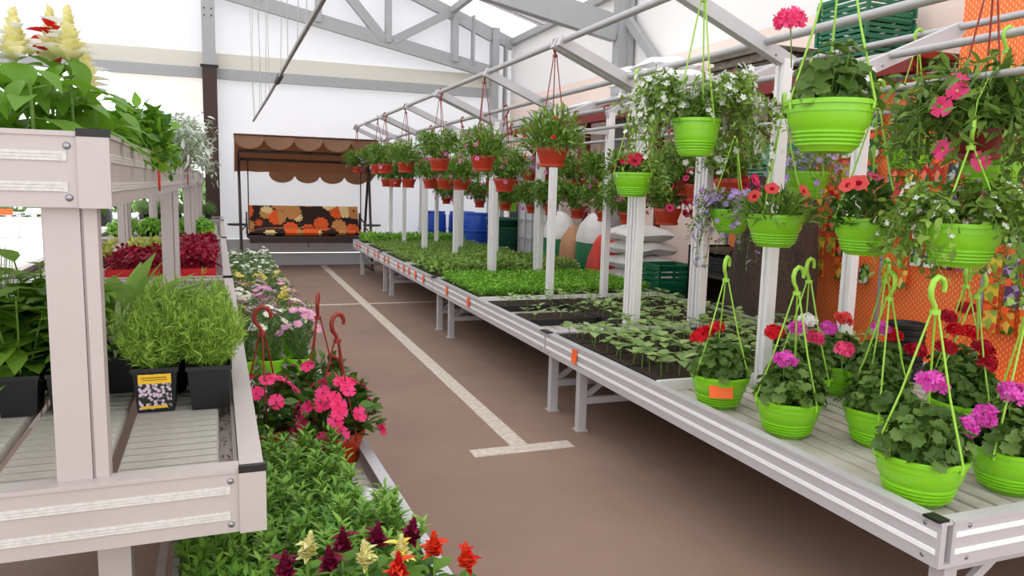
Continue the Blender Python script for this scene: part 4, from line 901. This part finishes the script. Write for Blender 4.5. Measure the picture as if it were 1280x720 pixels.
def labelmat():
    m = bpy.data.materials.new('plant_label_print'); m.use_nodes = True; nt = m.node_tree; N = nt.nodes; L = nt.links; b = N['Principled BSDF']
    t = N.new('ShaderNodeTexCoord'); v = N.new('ShaderNodeTexVoronoi'); v.inputs['Scale'].default_value = 110; L.new(t.outputs['Object'], v.inputs['Vector']); r = N.new('ShaderNodeValToRGB'); e = r.color_ramp.elements
    e[0].color = (*lin((.86, .62, .80)), 1); e[1].position = .62; e[1].color = (*lin((.10, .16, .08)), 1); x = e.new(.32); x.color = (*lin((.90, .80, .88)), 1); L.new(v.outputs['Distance'], r.inputs[0]); L.new(r.outputs[0], b.inputs['Base Color']); return m
LBM = labelmat(); YELC = mat('yellow_card', (.96, .76, .16), .5); INK = mat('black_ink', (.12, .10, .08), .6)
def blackpot(lab, u, v, fols, grp=None, sc=1., card=False, rz=0):
    t = plant('potted_plant', lab, 'potted plant', sl(0, u, v, DZ), 'black', fols, (), None, rz, grp, 0, sc)
    if card:
        c = part('label_card', MB().box(-.041, .041, -.002, 0, -.048, .052), t, M=Matrix.Translation((.0, -.0575, .058)) @ Matrix.Rotation(math.radians(5), 4, 'X'), mats=LBM)
        part('label_band', MB().box(-.041, .041, -.0035, -.0021, .026, .052), c, mats=YELC); part('label_band', MB().box(-.036, .03, -.0035, -.0021, -.045, -.038), c, mats=YELC)
        part('label_text', MB().box(-.034, .030, -.0042, -.0036, .042, .044).box(-.030, .032, -.0042, -.0036, .036, .0375), c, mats=INK)
    return t
blackpot('fine leaved plant in a black pot with a yellow topped flower label', -.272, .75, [('foliage', FB[0])], card=True, sc=1.12)
blackpot('fine leaved plant in a plain black pot against the bench rim', -.118, .735, [('foliage', FB[1])], sc=1.12)
for k, (u, v) in enumerate([(-.125, .90), (-.265, .915), (-.13, 1.07), (-.26, 1.08), (-.13, 1.24), (-.25, 1.27)]):
    blackpot(f"fine leaved bright green plant, {ORD[k//2]} behind the {('plain black', 'labelled')[k % 2]} pot", u, v, [('foliage', FB[k % 3])], 'fine leaved plants', 1.08, rz=k)
def leafy(seed, h=.33, n=96, m=L_LEFT, s=(.07, .13), T=TLB):
    r = np.random.default_rng(seed); mb = MB(); P = []; D = []
    for c in range(6):
        a = r.uniform(0, 6.28); tip = np.array((.09*math.cos(a), .09*math.sin(a), h*r.uniform(.7, 1.05))); b = np.array((.02*math.cos(a), .02*math.sin(a), 0)); mb.tube([b, (b+tip)/2+(0, 0, .02), tip], .003, 5, 1)
        t = r.uniform(.1, 1, n//6)[:, None]; P.append(b+(tip-b)*t); aa = r.uniform(0, 6.28, n//6); D.append(np.stack([np.cos(aa), np.sin(aa), r.uniform(-.7, .7, n//6)], 1))
    P = np.concatenate(P); D = np.concatenate(D); mb.scatter(T, P, D, np.tile((0, 0, 1.), (len(P), 1)), r.uniform(*s, len(P))); return mb.mesh('foliage', [m, STEM])
LF = [leafy(i) for i in range(3)]
for k, (u, v) in enumerate([(-.645, .80), (-.52, .805), (-.68, .95), (-.55, .96), (-.63, 1.12), (-.81, .85)]):
    blackpot(f"tall leafy green plant in a black pot {('beside the stand post', 'touching the stand post', 'in the second row', 'second row by the post', 'in the third row', 'farthest from the post')[k]}", u, v, [('foliage', LF[k % 3])], 'tall leafy plants', 1.0, rz=k*1.7)
def bigleafplant(lab, loc, n, m, s0, s1, seed, h=.05, T=None, elev=(.4, 1.3), pot='black'):
    t = plant('potted_sage', lab, 'potted plant', loc, pot, (), ()); r = random.Random(seed); z = POTS[pot][2]*.86 if pot else 0
    lm = MB().scatter(T or T_leaf(.42, 6, .25, .28), [(0, 0, 0)], np.array([(0, 1., 0)]), np.array([(0, 0, 1.)]), 1.).tube([(0, -.35, -.02), (0, .0, 0)], .012, 5, 1).mesh('leaf', [m, STEM])
    for k in range(n):
        a = k*2.4; e = r.uniform(*elev); s = r.uniform(s0, s1); d = Vector((math.cos(a)*math.cos(e), math.sin(a)*math.cos(e), math.sin(e)))
        q = d.to_track_quat('Y', 'Z'); part('leaf', lm, t, M=Matrix.Translation(Vector((0, 0, z+r.uniform(.0, h)))+d*s*.36) @ q.to_matrix().to_4x4() @ Matrix.Scale(s, 4))
    return t
bigleafplant('sage plant with large pale upright leaves behind the stand post', sl(0, -.42, 1.18, DZ), 15, L_SAGE, .16, .28, 1, elev=(.6, 1.4))
bigleafplant('smaller pale sage plant beside the large leaved one', sl(0, -.40, 1.38, DZ), 12, L_SAGE, .14, .24, 2, elev=(.6, 1.4))
bigleafplant('spiky variegated plant with narrow cream striped leaves', sl(0, -.405, 1.0, DZ), 26, leafm('cream_leaf', (.62, .70, .44), (.84, .86, .68)), .10, .16, 3, T=T_leaf(.13, 5, .2, .35))
bigleafplant('broad leaved green plant at the rear of the near stand', sl(0, -.60, 1.6, DZ), 12, L_LEFT, .12, .2, 6)
for k, (u, v) in enumerate([(-.85, 1.5), (-1.0, 1.3)]): blackpot(f"{('shorter', 'taller')[k]} wispy silver twigged plant before the bright paving", u, v, [('foliage', finebush(30+k, L_SILV, .34, .10, 260, TLT, (.03, .06)))], 'silver twigged plants')
# coleus and others on the farther stands
def coltray(i, u, v, lab, m, trm, wd=.30, ly=.42, h=.12, n=330, T=TLB, s=.045, grp=None):
    t = thing('plant_tray', lab, 'plant tray', sl(i, u, v, DZ), RS, grp); part('tray', tray_mesh(wd, ly, .085, (3, 4), trm), t); part('soil', MB().box(.007, wd-.007, .007, ly-.007, .0042, .075), t, mats=SOIL)
    r = np.random.default_rng(int(v*50+u*30+200)); P = np.stack([r.uniform(0, wd, n), r.uniform(0, ly, n), .07+h*r.uniform(.2, 1, n)], 1); stuff(part('foliage', MB().scatter(T, P, r.normal(size=(n, 3))*.7+(0, 0, .3), r.normal(size=(n, 3))*.5+(0, 0, 1.), r.uniform(.6, 1.2, n)*s), t, mats=m))
for k, v in enumerate((.22, .68, 1.14, 1.6, 2.06)): coltray(1, -.385, v, f'red tray of dense maroon coleus at the stand rim, {ORD[k]} from the lavender bush side'.replace('from the lavender bush side', 'beyond the fine leaved plants'), L_COL, REDTR, .29, .42, .11, 520, grp='maroon coleus trays')
for k, v in enumerate((.22, .9)): coltray(1, -.80, v, f"{('nearer', 'farther')[k]} red tray of low maroon coleus beside the stand post", L_COL, REDTR, .34, .42, .09, grp='low coleus trays')
coltray(1, -.80, 1.6, 'black tray of yellow green coleus beyond the red trays', L_COLY, BLACKP, .34, .42, .10); coltray(1, -1.2, 1.1, 'black tray of yellow and red coleus at the stand edge', L_COLY, BLACKP, .34, .42, .12)
coltray(1, -.98, .20, 'small black pot tray of lime yellow coleus', L_COLY, BLACKP, .14, .14, .10, 60); coltray(1, -1.2, .5, 'black tray of dark maroon coleus', L_COL, BLACKP, .2, .3, .10, 120)
RBU = bush('round', 1, 260, .14, .14, TLB, .035, .06, L_PARS, 'face', -.1, .5, 30)
for a in range(4):
    for b in range(4): plant('potted_plant', f'low round green plant on the third stand, {ORD[a]} from its rim, {ORD[b]} row', 'potted plant', sl(2, -.26-a*.29, .22+b*.32, DZ), 'black', [('foliage', RBU)], (), None, a+b, 'round green plants')
LVF = [finebush(60+i, L_LAV, .22, .13, 700, TLT, (.04, .07)) for i in range(2)]
for a in range(5):
    for b in range(2): plant('potted_lavender', f"grey green lavender on the farthest stand, {ORD[a]} from its rim, {('front', 'back')[b]} row", 'potted plant', (-.36-a*.24, 13.5+b*.3, DZ), 'black', [('foliage', LVF[(a+b) % 2])], (), None, a, 'lavender row')

# ------------------------------------------------------------------ top shelf
TZ = 1.563
LFM = MB().scatter(T_leaf(.66, 6, .18, .45, .7), [(0, 0, 0)], np.array([(0, 1., 0)]), np.array([(0, 0, 1.)]), 1.).tube([(0, -.3, 0), (0, 0, 0)], .012, 5, 1).mesh('leaf', [L_SALV, STEM])
def tallsalvia(lab, x, y, h, m, m2, seed, spk=1., grp=None, nl=14):
    t = thing('tall_salvia', lab, 'potted plant', (x, y, TZ), seed, grp); part('pot', POTS['black'][0], t, scale=(.8, .8, .72)); r = random.Random(seed)
    st = part('stem', MB().tube([(0, 0, .07), (.005, .004, h*.5), (0, 0, h)], [.005, .0045, .004], 6), t, mats=STEM)
    for k in range(nl):
        z = .10+(h-.06)*k/nl; a = k*1.571+(k//2)*.5; e = r.uniform(-.9, .35); s = r.uniform(.085, .13)*(1.1-.25*k/nl); d = Vector((math.cos(a)*math.cos(e), math.sin(a)*math.cos(e), math.sin(e)))
        part('leaf', LFM, t, M=Matrix.Translation(Vector((0, 0, z))+d*s*.28) @ d.to_track_quat('Y', 'Z').to_matrix().to_4x4() @ Matrix.Scale(s, 4))
    if m: part('bloom', spike(m, m2, seed % 3, .115*spk, .046), t, loc=(0, 0, h))
    return t
tallsalvia('tall salvia with a cream and white flower spike above the shelf corner', -.345, 2.06, .30, P_CREAM, P_WHITE, 1, 1.0)
tallsalvia('tall salvia with a cream spike beside the red flowered one', -.452, 2.05, .29, P_CREAM, P_WHITE, 2, .95)
tallsalvia('tall salvia with a scarlet flower spike between the cream ones', -.40, 2.165, .31, P_CREAM, P_SRED, 3, 1.05)
tallsalvia('shorter salvia with a loose cream spike leaning over the shelf rim', -.345, 2.27, .25, P_CREAM, P_WHITE, 5, .8)
for k, (x, y, h) in enumerate([(-.505, 1.90, .26), (-.40, 1.92, .24), (-.56, 2.02, .27), (-.56, 2.25, .28), (-.45, 2.29, .28), (-.345, 2.38, .25), (-.44, 2.42, .26), (-.345, 2.52, .24), (-.44, 2.60, .26), (-.345, 2.66, .24)]):
    tallsalvia(f'leafy salvia without flowers, {ORD[k]} along the near top shelf from its corner', x, y, h, None, None, 10+k, grp='leafy salvias on the top shelf', nl=12)
tallsalvia('salvia with a dark crimson spike at the shelf front', -.555, 2.14, .24, P_MAR, P_CRIM, 31, .6, nl=6)
GB = trail('shelf', 8, 34, .18, .16, .16, TLB, .06, L_SALV, 16, R=.06)
for k, (x, y) in enumerate([(-.34, 2.95), (-.37, 3.35), (-.36, 3.75), (-.38, 4.15), (-.39, 4.6), (-.40, 5.0)]):
    plant('potted_plant', f'bushy green plant spilling over the near top shelf rim, {ORD[k]} beyond the salvias', 'potted plant', (x, y, TZ), 'black', [('foliage', GB)], (), None, k*1.9, 'bushy plants on the top shelf', scale=.85-.06*k)
DM = trail('dusty', 9, 44, .22, .22, .22, T_leaf(.3, 4, .2, .4), .06, L_SILV, 22, R=.08)
for k, (x, y) in enumerate([(-.38, 5.75), (-.39, 6.2), (-.40, 6.65)]): plant('dusty_miller', f'silvery dusty miller drooping over the top shelf rim, {ORD[k]} beyond the bushy plants', 'potted plant', (x, y, TZ), 'black', [('foliage', DM)], (), None, k*2., 'dusty millers', scale=1.15)
for k, (x, y) in enumerate([(-.46, 7.4), (-.47, 8.0)]): plant('potted_plant', f"{('nearer', 'farther')[k]} green plant on the top shelf behind the dusty millers", 'potted plant', (x, y, TZ), 'black', [('foliage', GB)], (), None, k*1.9, 'green plants behind the dusty millers', scale=.7)

# ------------------------------------------------------------------ behind the benches: racks, bags, barrels
def slotmat():
    m = bpy.data.materials.new('slotted_orange_board'); m.use_nodes = True; nt = m.node_tree; N = nt.nodes; L = nt.links; b = N['Principled BSDF']; b.inputs['Roughness'].default_value = .5
    t = N.new('ShaderNodeTexCoord'); mp = N.new('ShaderNodeMapping'); mp.inputs['Rotation'].default_value = (math.radians(90), math.radians(0), math.radians(90)); mp.inputs['Scale'].default_value = (1, 1, 1)
    sx = N.new('ShaderNodeSeparateXYZ'); cx = N.new('ShaderNodeCombineXYZ'); L.new(t.outputs['Object'], sx.inputs[0]); L.new(sx.outputs[2], cx.inputs[0]); L.new(sx.outputs[1], cx.inputs[1])
    br = N.new('ShaderNodeTexBrick'); br.inputs['Scale'].default_value = 1; br.inputs['Brick Width'].default_value = .042; br.inputs['Row Height'].default_value = .022; br.inputs['Mortar Size'].default_value = .0
    # slots: narrow white dashes in an offset grid
    def ma(op, a, b_=None):
        n = N.new('ShaderNodeMath'); n.operation = op
        for i, v in enumerate((a, b_)):
            if v is None: continue
            if isinstance(v, (int, float)): n.inputs[i].default_value = v
            else: L.new(v, n.inputs[i])
        return n.outputs[0]
    row = ma('FLOOR', ma('DIVIDE', sx.outputs[1], .022)); off = ma('MULTIPLY', ma('MODULO', row, 2.), .022)
    fy = ma('ABSOLUTE', ma('SUBTRACT', ma('FRACT', ma('DIVIDE', sx.outputs[1], .022)), .5)); fz = ma('ABSOLUTE', ma('SUBTRACT', ma('FRACT', ma('DIVIDE', ma('ADD', sx.outputs[2], off), .044)), .5))
    hole = ma('MULTIPLY', ma('LESS_THAN', fy, .12), ma('LESS_THAN', fz, .22)); mx = N.new('ShaderNodeMix'); mx.data_type = 'RGBA'; L.new(hole, mx.inputs[0]); mx.inputs[6].default_value = (*lin((.98, .46, .15)), 1); mx.inputs[7].default_value = (*lin((.99, .84, .70)), 1)
    L.new(mx.outputs[2], b.inputs['Base Color']); return m
SLOT = slotmat()
PK = []
def packmat(n, a, b_, c):
    m = bpy.data.materials.new(n); m.use_nodes = True; nt = m.node_tree; N = nt.nodes; L = nt.links; b = N['Principled BSDF']; b.inputs['Roughness'].default_value = .3
    t = N.new('ShaderNodeTexCoord'); v = N.new('ShaderNodeTexVoronoi'); v.inputs['Scale'].default_value = 26; L.new(t.outputs['Object'], v.inputs[0]); r = N.new('ShaderNodeValToRGB'); r.color_ramp.interpolation = 'CONSTANT'; e = r.color_ramp.elements
    e[0].color = (*lin(a), 1); e[1].position = .55; e[1].color = (*lin(b_), 1); x = e.new(.8); x.color = (*lin(c), 1); s = N.new('ShaderNodeSeparateColor'); L.new(v.outputs['Color'], s.inputs[0]); L.new(s.outputs[0], r.inputs[0]); L.new(r.outputs[0], b.inputs['Base Color']); return m
packs = [('red', (.75, .12, .10), (.95, .55, .40), (.20, .40, .15)), ('orange', (.92, .45, .12), (.98, .80, .35), (.25, .42, .15)), ('green', (.16, .38, .20), (.55, .72, .35), (.85, .88, .80)), ('white', (.88, .88, .84), (.45, .55, .45), (.72, .30, .35)), ('purple', (.38, .22, .42), (.75, .60, .80), (.20, .32, .18)), ('dark', (.20, .22, .20), (.70, .72, .70), (.45, .15, .15)), ('yellow', (.90, .78, .25), (.60, .70, .25), (.85, .30, .15))]
for n, a, b_, c in packs: PK.append((n, MB().add([(-.006, -.05, -.08), (-.006, .05, -.08), (-.006, .05, .075), (-.006, -.05, .075), (0, -.05, -.08), (0, .05, -.08), (0, .05, .075), (0, -.05, .075), (-.011, 0, -.01)], [(1, 0, 8, 8)][:0] or [(4, 5, 6, 7), (0, 4, 7, 3), (1, 2, 6, 5), (3, 7, 6, 2), (0, 1, 5, 4)]).add([(-.006, -.05, -.08), (-.006, .05, -.08), (-.006, .05, .075), (-.006, -.05, .075), (-.011, 0, -.01)], [(1, 0, 4), (2, 1, 4), (3, 2, 4), (0, 3, 4)], 0).mesh('seed_packet', packmat(n+'_packet_print', a, b_, c))))
RX = 5.0
rk = thing('display_rack', 'orange slotted display rack hung with seed packets behind the geraniums', 'rack', (RX, 0, 0))
for k in range(4): part('panel', MB().box(0, .03, 2.0+k*.9, 2.88+k*.9, .25, 2.52), rk, mats=SLOT)
for k in range(5): part('upright', MB().box(-.01, .05, 1.965+k*.9, 1.995+k*.9, 0, 2.55), rk, mats=STEEL)
part('base_shelf', MB().box(-.30, -.001, 2.0, 4.75, .30, .33), rk, mats=ORNGP)
HKM = MB().tube([(0, 0, 0), (-.10, 0, .0)], .003, 5).mesh('peg', SCREW); PTM = MB().box(-.104, -.1005, -.024, .024, -.022, .022).mesh('peg_tag', ORANGE)
rows = [2.30, 2.08, 1.87, 1.66, 1.45, 1.24, 1.04, .85]
cnt = 0
for ri, z in enumerate(rows):
    y = 2.12
    while y < 5.5:
        inr = not ((z < 1.2 and 3.75 < y < 4.3) or (z < 1.0 and 3.75 < y))
        if inr and abs(((y-1.98) % .9)) > .07 and rnd.random() > .06:
            pg_ = part('peg', HKM, rk, loc=(0, y, z)); part('peg_tag', PTM, pg_, loc=(0, 0, .008))
            ci = rnd.randrange(7) if y < 4.3 else rnd.choice((0, 0, 1, 6, 2))
            n, me = PK[ci]; o = part('seed_packet', me, loc=(RX-.045-rnd.random()*.04, y, z-.082), rot=(0, rnd.uniform(-.1, .12), rnd.uniform(-.12, .12))); tag(o, f'{n} seed packet on the orange rack, {ORD[ri]} row, {ORD[int((y-1.98)//.9)]} panel, {ORD[int(((y-1.98) % .9)//.128)]} peg', 'seed packet', n+' seed packets'); cnt += 1
        y += .128
# dark red shelf above the racks with things on it
sh = thing('overhead_shelf', 'long dark red shelf above the racks carrying sacks and crates', 'shelf', (0, 0, 0))
part('board', MB().box(4.72, 5.42, 4.3, 13.2, 2.63, 2.68), sh, mats=DKRED); part('fascia', MB().box(4.69, 4.719, 4.3, 13.2, 2.52, 2.69), sh, mats=DKRED)
for y in (4.4, 6.6, 8.8, 11.0, 13.1): part('upright', MB().box(5.33, 5.40, y-.035, y+.035, 0, 2.629), sh, mats=DKRED); part('bracket', MB().bar((5.33, y, 2.2), (4.8, y, 2.62), .04, .05), sh, mats=DKRED)
WSK = mat('white_sack', (.93, .93, .93), .55, var=.06, scale=6); 
def sack(lab, x, y, z, sx, sy, sz, m, rz=0, grp=None, rx=0, seed=0, band=None):
    r = np.random.default_rng(seed); mb = pillow(MB(), sx, sy, sz, n=14); V = mb.v[0]; k = np.random.default_rng(seed+9).uniform(8, 16, 3); V[:, 2] += .10*sz*np.sin(V[:, 0]*k[0]+seed)*np.cos(V[:, 1]*k[1]); V[:, 0] += .015*np.sin(V[:, 1]*k[2])
    t = thing('soil_bag', lab, 'bag', (x, y, z+sz*.5), rz, grp); t.rotation_euler = (rx, 0, rz); part('bag', mb, t, mats=m)
    e = part('seam', MB().box(-sx/2-.02, -sx/2+.015, -sy*.36, sy*.36, -.006, .006), t, mats=m)
    if band: part('printed_panel', pillow(MB(), sx*.34, sy*.62, sz*.30, n=8), t, loc=(-sx*.10, 0, sz*.37), mats=band)
    return t
for k, (y, z, l) in enumerate([(8.0, 2.68, .8), (8.75, 2.68, .75), (9.45, 2.68, .6), (8.1, 2.86, .7), (8.85, 2.86, .7), (8.3, 3.03, .7), (9.1, 3.02, .6), (10.3, 2.68, .7), (11.1, 2.68, .7)]):
    sack(f'white sack piled on the dark red overhead shelf, {ORD[k]} of the pile', 5.07, y, z, .62, l, .18, WSK, 0, 'white sacks on the overhead shelf', seed=k)
WOOD = mat('weathered_wood', (.50, .46, .42), .8, col2=(.33, .28, .24), scale=12)
for k in range(7): tag(part('wood_plank', MB().box(4.80+.04*(k % 2), 5.36, 6.0+.03*(k % 3), 7.0-.05*(k % 2), 2.681+k*.046, 2.681+k*.046+.04), mats=WOOD), f'weathered plank in the pile beside the green crates, {ORD[k]} from the bottom', 'plank', 'wood pile on the shelf')
GCR = mat('green_crate', (.06, .40, .27), .45); TQC = mat('turquoise_crate', (.35, .62, .55), .5)
def crate(lab, x, y, z, lx, ly, h, m, grp=None, rz=0):
    t = thing('plastic_crate', lab, 'crate', (x, y, z), rz, grp); part('floor_panel', MB().box(-lx/2, lx/2, -ly/2, ly/2, 0, .012), t, mats=m)
    for x0, x1, y0, y1 in ((-lx/2, -lx/2+.015, -ly/2, ly/2), (lx/2-.015, lx/2, -ly/2, ly/2), (-lx/2+.0151, lx/2-.0151, -ly/2, -ly/2+.015), (-lx/2+.0151, lx/2-.0151, ly/2-.015, ly/2)):
        mb = MB(); 
        for zz in range(4): mb.box(x0, x1, y0, y1, .0121+zz*h/4.3, .0121+zz*h/4.3+h*.15)
        mb.box(x0-.008, x1+.008, y0-.008, y1+.008, h-.03, h); part('side', mb, t, mats=m)
    for sx in (-1, 1):
        for sy in (-1, 1): part('corner', MB().box(sx*lx/2-.02, sx*lx/2+.006, sy*ly/2-.02, sy*ly/2+.006, .001, h-.031), t, mats=m)
for k in range(3): crate(f'dark green plastic crate on the overhead shelf, {ORD[k]} from the bottom', 5.07, 5.15, 2.682+k*.19, .5, .55, .18, GCR, 'green crates on the shelf')
# upper orange panel at the shelf end
up_ = thing('display_rack', 'plain orange slotted board beside the green crates above the snapdragons', 'rack', (5.1, 0, 0)); 
for k in range(3): part('panel', MB().box(0, .03, 2.3+k*.65, 2.94+k*.65, 2.53, 3.35), up_, mats=SLOT)
for k in range(2): part('upright', MB().box(.031, .07, 2.4+k*1.6, 2.44+k*1.6, 0, 3.35), up_, mats=STEEL)
# covered bale
def bale():
    n, k = 40, 24; V = []
    for j in range(k):
        t = j/(k-1); z = 1.75*t
        for i in range(n):
            a = i/n*6.283; r = .50-.20*t**1.2+.05*math.sin(2*a+1)+.03*math.sin(5*a+t*6)+.045*max(0, math.cos(a-5.3))**6*(1-t*.3); r *= 1-.5*max(0, t-.9)*8*.5
            if abs((a-4.9+t*.8) % 6.283) < .16: r -= .07
            V.append((r*math.cos(a)*.8, r*math.sin(a)*1.05, z))
    F = [(j*n+i, j*n+(i+1) % n, (j+1)*n+(i+1) % n, (j+1)*n+i) for j in range(k-1) for i in range(n)]
    mb = MB().add(V, F, 0, True); mb.add(V[-n:], [tuple(range(n))], 0); return mb
tag(part('cloth_bale', bale(), loc=(4.42, 5.32, 0), mats=mat('brown_coarse_cloth', (.36, .29, .25), .95, col2=(.24, .19, .165), scale=45, bump=.8, bscale=160)), 'tall dark brown coarse cloth bale with a deep fold', 'bale')
# low shelving with trays
s2 = thing('low_shelf', 'low dark shelf unit with an orange slotted back beside the cloth bale', 'shelf', (4.75, 6.2, 0))
part('back_panel', MB().box(.25, .28, -.2, .52, 0, 1.45), s2, mats=SLOT)
for z in (.45, .75, 1.0): part('shelf_board', MB().box(-.25, .249, -.17, .49, z, z+.03), s2, mats=mat('brown_board', (.28, .22, .16), .7))
for y in (-.2, .495): part('side_panel', MB().box(-.25, .249, y, y+.025, 0, 1.05), s2, mats=CAPB)
for k in range(5): tag(part('black_tray', TRM, loc=(4.53, 6.1, .782+k*.035), scale=(.75, 1.4, .6)), f'flat black tray on the low dark shelf, {ORD[k]} from the bottom', 'tray', 'stacked black trays')
cs = thing('crate_shelf', 'orange railed shelf carrying the turquoise crates', 'shelf', (0, 0, 0))
part('rail', MB().box(4.55, 4.58, 5.62, 6.9, 1.70, 1.75), cs, mats=ORANGE); part('board', MB().box(4.5801, 5.06, 5.62, 6.9, 1.71, 1.733), cs, mats=mat('brown_board', (.28, .22, .16), .7))
for y in (5.63, 6.86): part('post', MB().box(5.061, 5.10, y, y+.03, 0, 1.75), cs, mats=STEEL)
for k, (y, z) in enumerate([(5.93, 1.735), (5.93, 1.90), (6.55, 1.735), (6.55, 1.90)]): crate(f"turquoise crate on the orange railed shelf, {('lower', 'upper')[k % 2]} one {('near the cloth bale', 'near the green crates')[k//2]}", 4.80, y, z, .42, .55, .16, TQC, 'turquoise crates')
# soil bags
WB1 = mat('white_bag', (.92, .90, .89), .5, var=.08, scale=7); GRB = mat('green_bag', (.05, .46, .28), .45, var=.1); REDB = mat('red_bag', (.85, .22, .16), .45); LGP = mat('light_green_print', (.45, .75, .25), .5); BRB = mat('kraft_bag', (.75, .55, .40), .7)
for k in range(7): sack(f'white soil bag with a green print in the tall stack, {ORD[k]} from the floor', 4.50+.02*(k % 2), 7.75, .02+k*.165, .62, .70, .17, WB1, .1*(k % 3-1), 'stacked white soil bags', seed=k, band=LGP)
sack('red soil bag lying on the white bag stack', 4.45, 8.35, .02, .6, .42, .95, REDB, 0, None, seed=3)
for k in range(2): crate(f"{('lower', 'upper')[k]} dark green crate beside the white bag stack", 4.42, 6.98, .35+k*.24, .45, .42, .235, GCR, 'green crates by the bags')
tag(part('crate_pallet', MB().box(4.18, 4.66, 6.75, 7.21, 0, .10).box(4.18, 4.66, 6.75, 6.80, .1001, .34).box(4.18, 4.66, 7.16, 7.21, .1001, .34).box(4.18, 4.66, 6.75, 7.21, .3401, .3499), mats=WOOD), 'grey wooden stand under the dark green crates', 'stand')
def upbag(lab, x, y, h, wd, m1, m2, seed, split=.62):
    t = thing('soil_bag', lab, 'bag', (x, y, 0)); n, k = 24, 14; r = np.random.default_rng(seed); pr = []
    def prof(t0, t1):
        V = []
        for j in range(k):
            q = t0+(t1-t0)*j/(k-1); e = (1-abs(2*q-1)**6)**.5*.9+.1; neck = 1-.45*max(0, q-.75)/.25*(1+.25*math.sin(3*q*6+seed))
            for i in range(n):
                a = i/n*6.283; rr2 = (abs(math.cos(a))**3+abs(math.sin(a))**3)**(-1/3)*e*neck*(1+(.04+.10*max(0, q-.6))*math.sin(5*a+q*9+seed)+.10*max(0, q-.6)*math.sin(11*a+q*23)); V.append((rr2*wd*.32*math.cos(a), rr2*wd*.5*math.sin(a), h*q))
        return MB().add(V, [(j*n+i, j*n+(i+1) % n, (j+1)*n+(i+1) % n, (j+1)*n+i) for j in range(k-1) for i in range(n)], 0, True)
    part('bag_body', prof(0, split), t, mats=m1); part('bag_top', prof(split, 1), t, mats=m2); return t
upbag('upright green soil bag with a white gathered top beside the wire grid', 4.42, 9.85, 1.28, .62, GRB, WB1, 1, .70)
upbag('upright green and white soil bag beside the kraft sack', 4.45, 8.85, 1.30, .55, GRB, WB1, 2, .70)
upbag('upright pale brown kraft sack between the green bags', 4.36, 9.3, 1.12, .42, BRB, BRB, 3, .7)
for k in range(3): sack(f'white soil bag lying behind the kraft sack, {ORD[k]} from the floor', 4.85, 9.55, .02+k*.2, .6, .6, .2, WB1, 0, 'white bags lying by the wire grid', seed=20+k)
# wire grid against white board
wg = thing('wire_grid', 'grey wire grid panel before a white board', 'grid panel', (4.55, 10.32, 0)); part('board', MB().box(.05, .08, 0, 1.6, 0, 1.75), wg, mats=BOARD)
for k in range(6): part('wire', MB().box(-.012, .012, .02+k*.3-.012, .02+k*.3+.012, 0, 1.75), wg, mats=PIPE)
for k in range(6): part('wire', MB().box(.0121, .03, 0, 1.6, .15+k*.3, .174+k*.3), wg, mats=PIPE)
# barrels and tubs
BLUE = mat('blue_barrel', (.09, .30, .72), .4)
def barrel(x, y, w_): 
    t = thing('plastic_barrel', 'blue plastic barrel '+w_, 'barrel', (x, y, 0), 0, 'blue barrels')
    part('body', MB().lathe([(0, .01), (.24, 0), (.265, .02), (.27, .30), (.282, .31), (.282, .34), (.27, .35), (.27, .72), (.282, .73), (.282, .76), (.27, .77), (.265, 1.02), (.24, 1.06), (0, 1.06)], 24), t, mats=BLUE, sharp=40)
    part('rim', MB().lathe([(.242, 1.061), (.255, 1.065), (.25, 1.09), (.235, 1.09), (.232, 1.061)], 24), t, mats=BLUE)
    for a in (0, 3.14): part('bung', MB().lathe([(.03, 1.061), (.03, 1.075), (0, 1.075)], 10), t, loc=(.15*math.cos(a), .15*math.sin(a), 0), mats=BLUE)
for x, y, w_ in ((3.75, 14.55, 'behind the end of the farthest bench'), (4.36, 14.55, 'between the two other blue barrels'), (4.48, 13.92, 'beside the dark green tubs')): barrel(x, y, w_)
DGT = mat('dark_green_tub', (.05, .30, .22), .4)
tag(part('rubber_tub', MB().lathe([(0, .005), (.26, 0), (.31, .30), (.35, .31), (.35, .34), (.32, .34), (.28, .04), (0, .03)], 24), loc=(4.50, 12.35, .581), mats=DGT, sharp=40), 'dark green round tub standing on the black crate', 'tub')
tag(part('rubber_tub', MB().lathe([(0, .005), (.26, 0), (.31, .10), (.36, .11), (.36, .14), (.32, .14), (.28, .04), (0, .03)], 24), loc=(4.50, 12.35, .925), mats=DGT, sharp=40), 'dark green shallow tub stacked on the deeper one', 'tub')
crate('black crate under the dark green tubs', 4.50, 12.35, 0, .75, .8, .58, CAPB)
tag(part('black_backdrop', MB().box(4.95, 4.99, 11.95, 13.4, 0, 1.55), mats=CAPB), 'black backdrop behind the dark green tubs', 'sheet')  # plain black backdrop for the dark area behind the tubs
